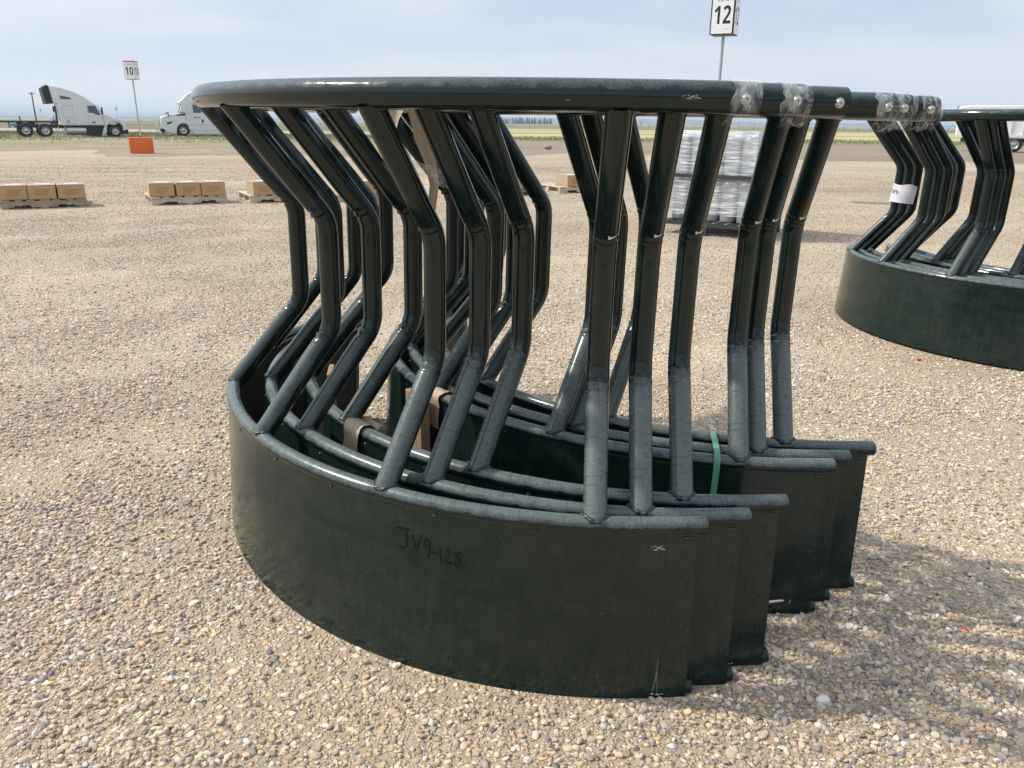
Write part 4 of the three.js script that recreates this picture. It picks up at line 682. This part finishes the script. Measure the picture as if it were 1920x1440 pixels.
{ const t = thing('flat_deck_trailer', 'low dark flat deck trailer far behind the truck frame', 'trailer', [-76.5, groundY(-76, -130), -131], 0.5); part('deck', box(11, 0.28, 2.5, 0, 0.95, 0), mDark, t); for (const x of [2.6, 3.9]) for (const s of [-1, 1]) wheel(t, x, 1.0 * s, s, 0.9); part('headboard', box(0.1, 0.9, 2.4, -5.3, 1.5, 0), mDark, t); for (const s of [-1, 1]) part('landing_leg', box(0.15, 0.85, 0.15, -3.6, 0.425, 0.7 * s), mDark, t); }
{ const t = thing('box_van', 'white and red box van cut off by the left edge', 'van', [-83.0, groundY(-80, -127), -127.4], 0.52); part('body', box(5, 1.5, 2.1, 0, 1.3, 0, 0.12), mWhite, t); part('red_panel', box(1.6, 0.6, 0.03, 1.2, 1.5, 1.06), mat(0.6, 0.04, 0.05, 0.5), t); for (const x of [-1.6, 1.6]) for (const s of [-1, 1]) wheel(t, x, 0.95 * s, s, 0.72); poly([[0.4, 1.5], [0.4, 1.9], [-1.8, 1.9], [-1.8, 1.5]], 1.06, mGlass, t, 'side_window'); }
{ // utility pole
  const t = thing('utility_pole', 'wooden utility pole with a crossarm left of the white truck', 'utility pole', [-95.6, groundY(-95, -164), -164.2], 0.5), m = mat(0.16, 0.13, 0.10, 0.9);
  part('pole', new THREE.CylinderGeometry(0.11, 0.16, 6.3, 12).translate(0, 3.15, 0), m, t); part('crossarm', box(1.15, 0.12, 0.1, 0, 6.05, 0.12), m, t);
  for (const x of [-0.5, -0.2, 0.25, 0.5]) part('insulator', cylY(0.04, 0.16, x, 6.19, 0.12, 8), mat(0.5, 0.5, 0.5, 0.4), t);
}
{ const t = thing('fence_post', 'thick dark post at the far left field edge', 'post', [-77.4, groundY(-77, -128), -128.6], 0); part('post_shaft', new THREE.CylinderGeometry(0.1, 0.12, 1.75, 10).translate(0, 0.875, 0), mat(0.10, 0.08, 0.07, 0.9), t); part('post_cap', new THREE.ConeGeometry(0.1, 0.08, 10).translate(0, 1.79, 0), mat(0.10, 0.08, 0.07, 0.9), t); }
{ // wire fence along the far field
  const t = thing('wire_fence', 'thin wire fence running along the far field', 'fence', [0, -0.2, -330]), m = mat(0.12, 0.10, 0.08, 0.9), pg = cylY(0.09, 1.35, 0, 0.675, 0, 6);
  for (let k = 0; k < 70; k++) { const o = part('post', pg, m, t); o.position.set(-150 + k * 6, 0, 1.2 * Math.sin(k * 1.7) * 0.2); }
  for (const y of [0.5, 0.85, 1.2]) part('wire', box(420, 0.035, 0.02, 58, y, 0.12), mat(0.3, 0.3, 0.3, 0.6), t);
}
[[-1.6, 'left of the three white field boards'], [23.2, 'middle of the three white field boards'], [45.6, 'right of the three white field boards']].forEach(([x, n]) => {
  const t = thing('field_board', `white notice board on two legs, ${n}`, 'notice board', [x, -0.2, -298], 0.02 * x / 10), tx = canvasTex(64, 80, (c, w, h) => { c.fillStyle = '#eef0f2'; c.fillRect(0, 0, w, h); c.fillStyle = '#4a5058'; for (const y of [10, 34, 58]) c.fillRect(6, y, 52, 7); });
  part('panel', box(1.35, 1.65, 0.05, 0, 1.75, 0), mat(0.75, 0.76, 0.77, 0.6), t); part('printed_face', new THREE.PlaneGeometry(1.3, 1.6).translate(0, 1.75, 0.03), new THREE.MeshStandardMaterial({ map: tx, roughness: 0.6 }), t);
  for (const s of [-0.6, 0.6]) part('leg', box(0.1, 1.0, 0.08, s, 0.5, -0.03), mDark, t);
});
{ const g = new THREE.IcosahedronGeometry(0.17, 2), p = g.attributes.position; for (let i = 0; i < p.count; i++) { const s = 0.8 + 0.45 * fbm(p.getX(i) * 3 + 9, p.getY(i) * 3 + p.getZ(i) * 2 + 9, 2, 6); p.setXYZ(i, p.getX(i) * s * 1.25, p.getY(i) * s * 0.75, p.getZ(i) * s); } g.computeVertexNormals(); const o = tag(part('field_rock', g, mat(0.3, 0.26, 0.21, 0.95)), 'lone rounded rock lying on the bare soil', 'rock'); o.position.set(1.9, 0.06, -46.4); }

{ // row of spruces on the skyline
  const R = rng(66);
  const crowns = [0, 1, 2].map((v) => { const P = []; for (let k = 0; k < 900; k++) { const y = 0.08 + 0.92 * R() ** 1.15, rr = (1 - y) * 0.26 * (0.7 + 0.5 * fbm(y * 9 + v * 5, 2, 2, v)) + 0.01, a = R() * 6.283, r = rr * Math.sqrt(0.25 + 0.75 * R()), x = Math.cos(a) * r, z = Math.sin(a) * r, s = 0.035 + 0.03 * R(), b = R() * 6.28; P.push(x, y, z, x + Math.cos(b) * s, y - 0.4 * s * R(), z + Math.sin(b) * s, x + Math.cos(b + 1.6) * s, y - 0.9 * s, z + Math.sin(b + 1.6) * s); } const g = new THREE.BufferGeometry(); g.setAttribute('position', new THREE.Float32BufferAttribute(P, 3)); g.computeVertexNormals(); return g; });
  const mc = new THREE.MeshStandardMaterial({ color: RGB(0.035, 0.055, 0.03), roughness: 0.95, side: THREE.DoubleSide }), mt = mat(0.07, 0.05, 0.035, 0.9), tg = new THREE.CylinderGeometry(0.008, 0.025, 0.9, 6).translate(0, 0.45, 0);
  for (let k = 0; k < 40; k++) {
    const u = k < 32 ? (k + 0.5 * R()) / 32 : 0, x = k < 32 ? mix(-22, 51, u) : mix(-62, -24, (k - 32 + R() * 0.6) / 8), h = (k < 32 ? mix(6.2, 9.6, R()) : mix(4, 7, R()));
    const t = thing('spruce_tree', 'dark spruce in the tree row on the skyline', 'tree', [x, -0.22, -1095 - 25 * R()], R() * 6.28, 'spruces on the skyline'); t.scale.set(h * 0.9, h, h * 0.9);
    part('trunk', tg, mt, t); part('crown', crowns[k % 3], mc, t);
  }
}
renderer.render(scene, camera);
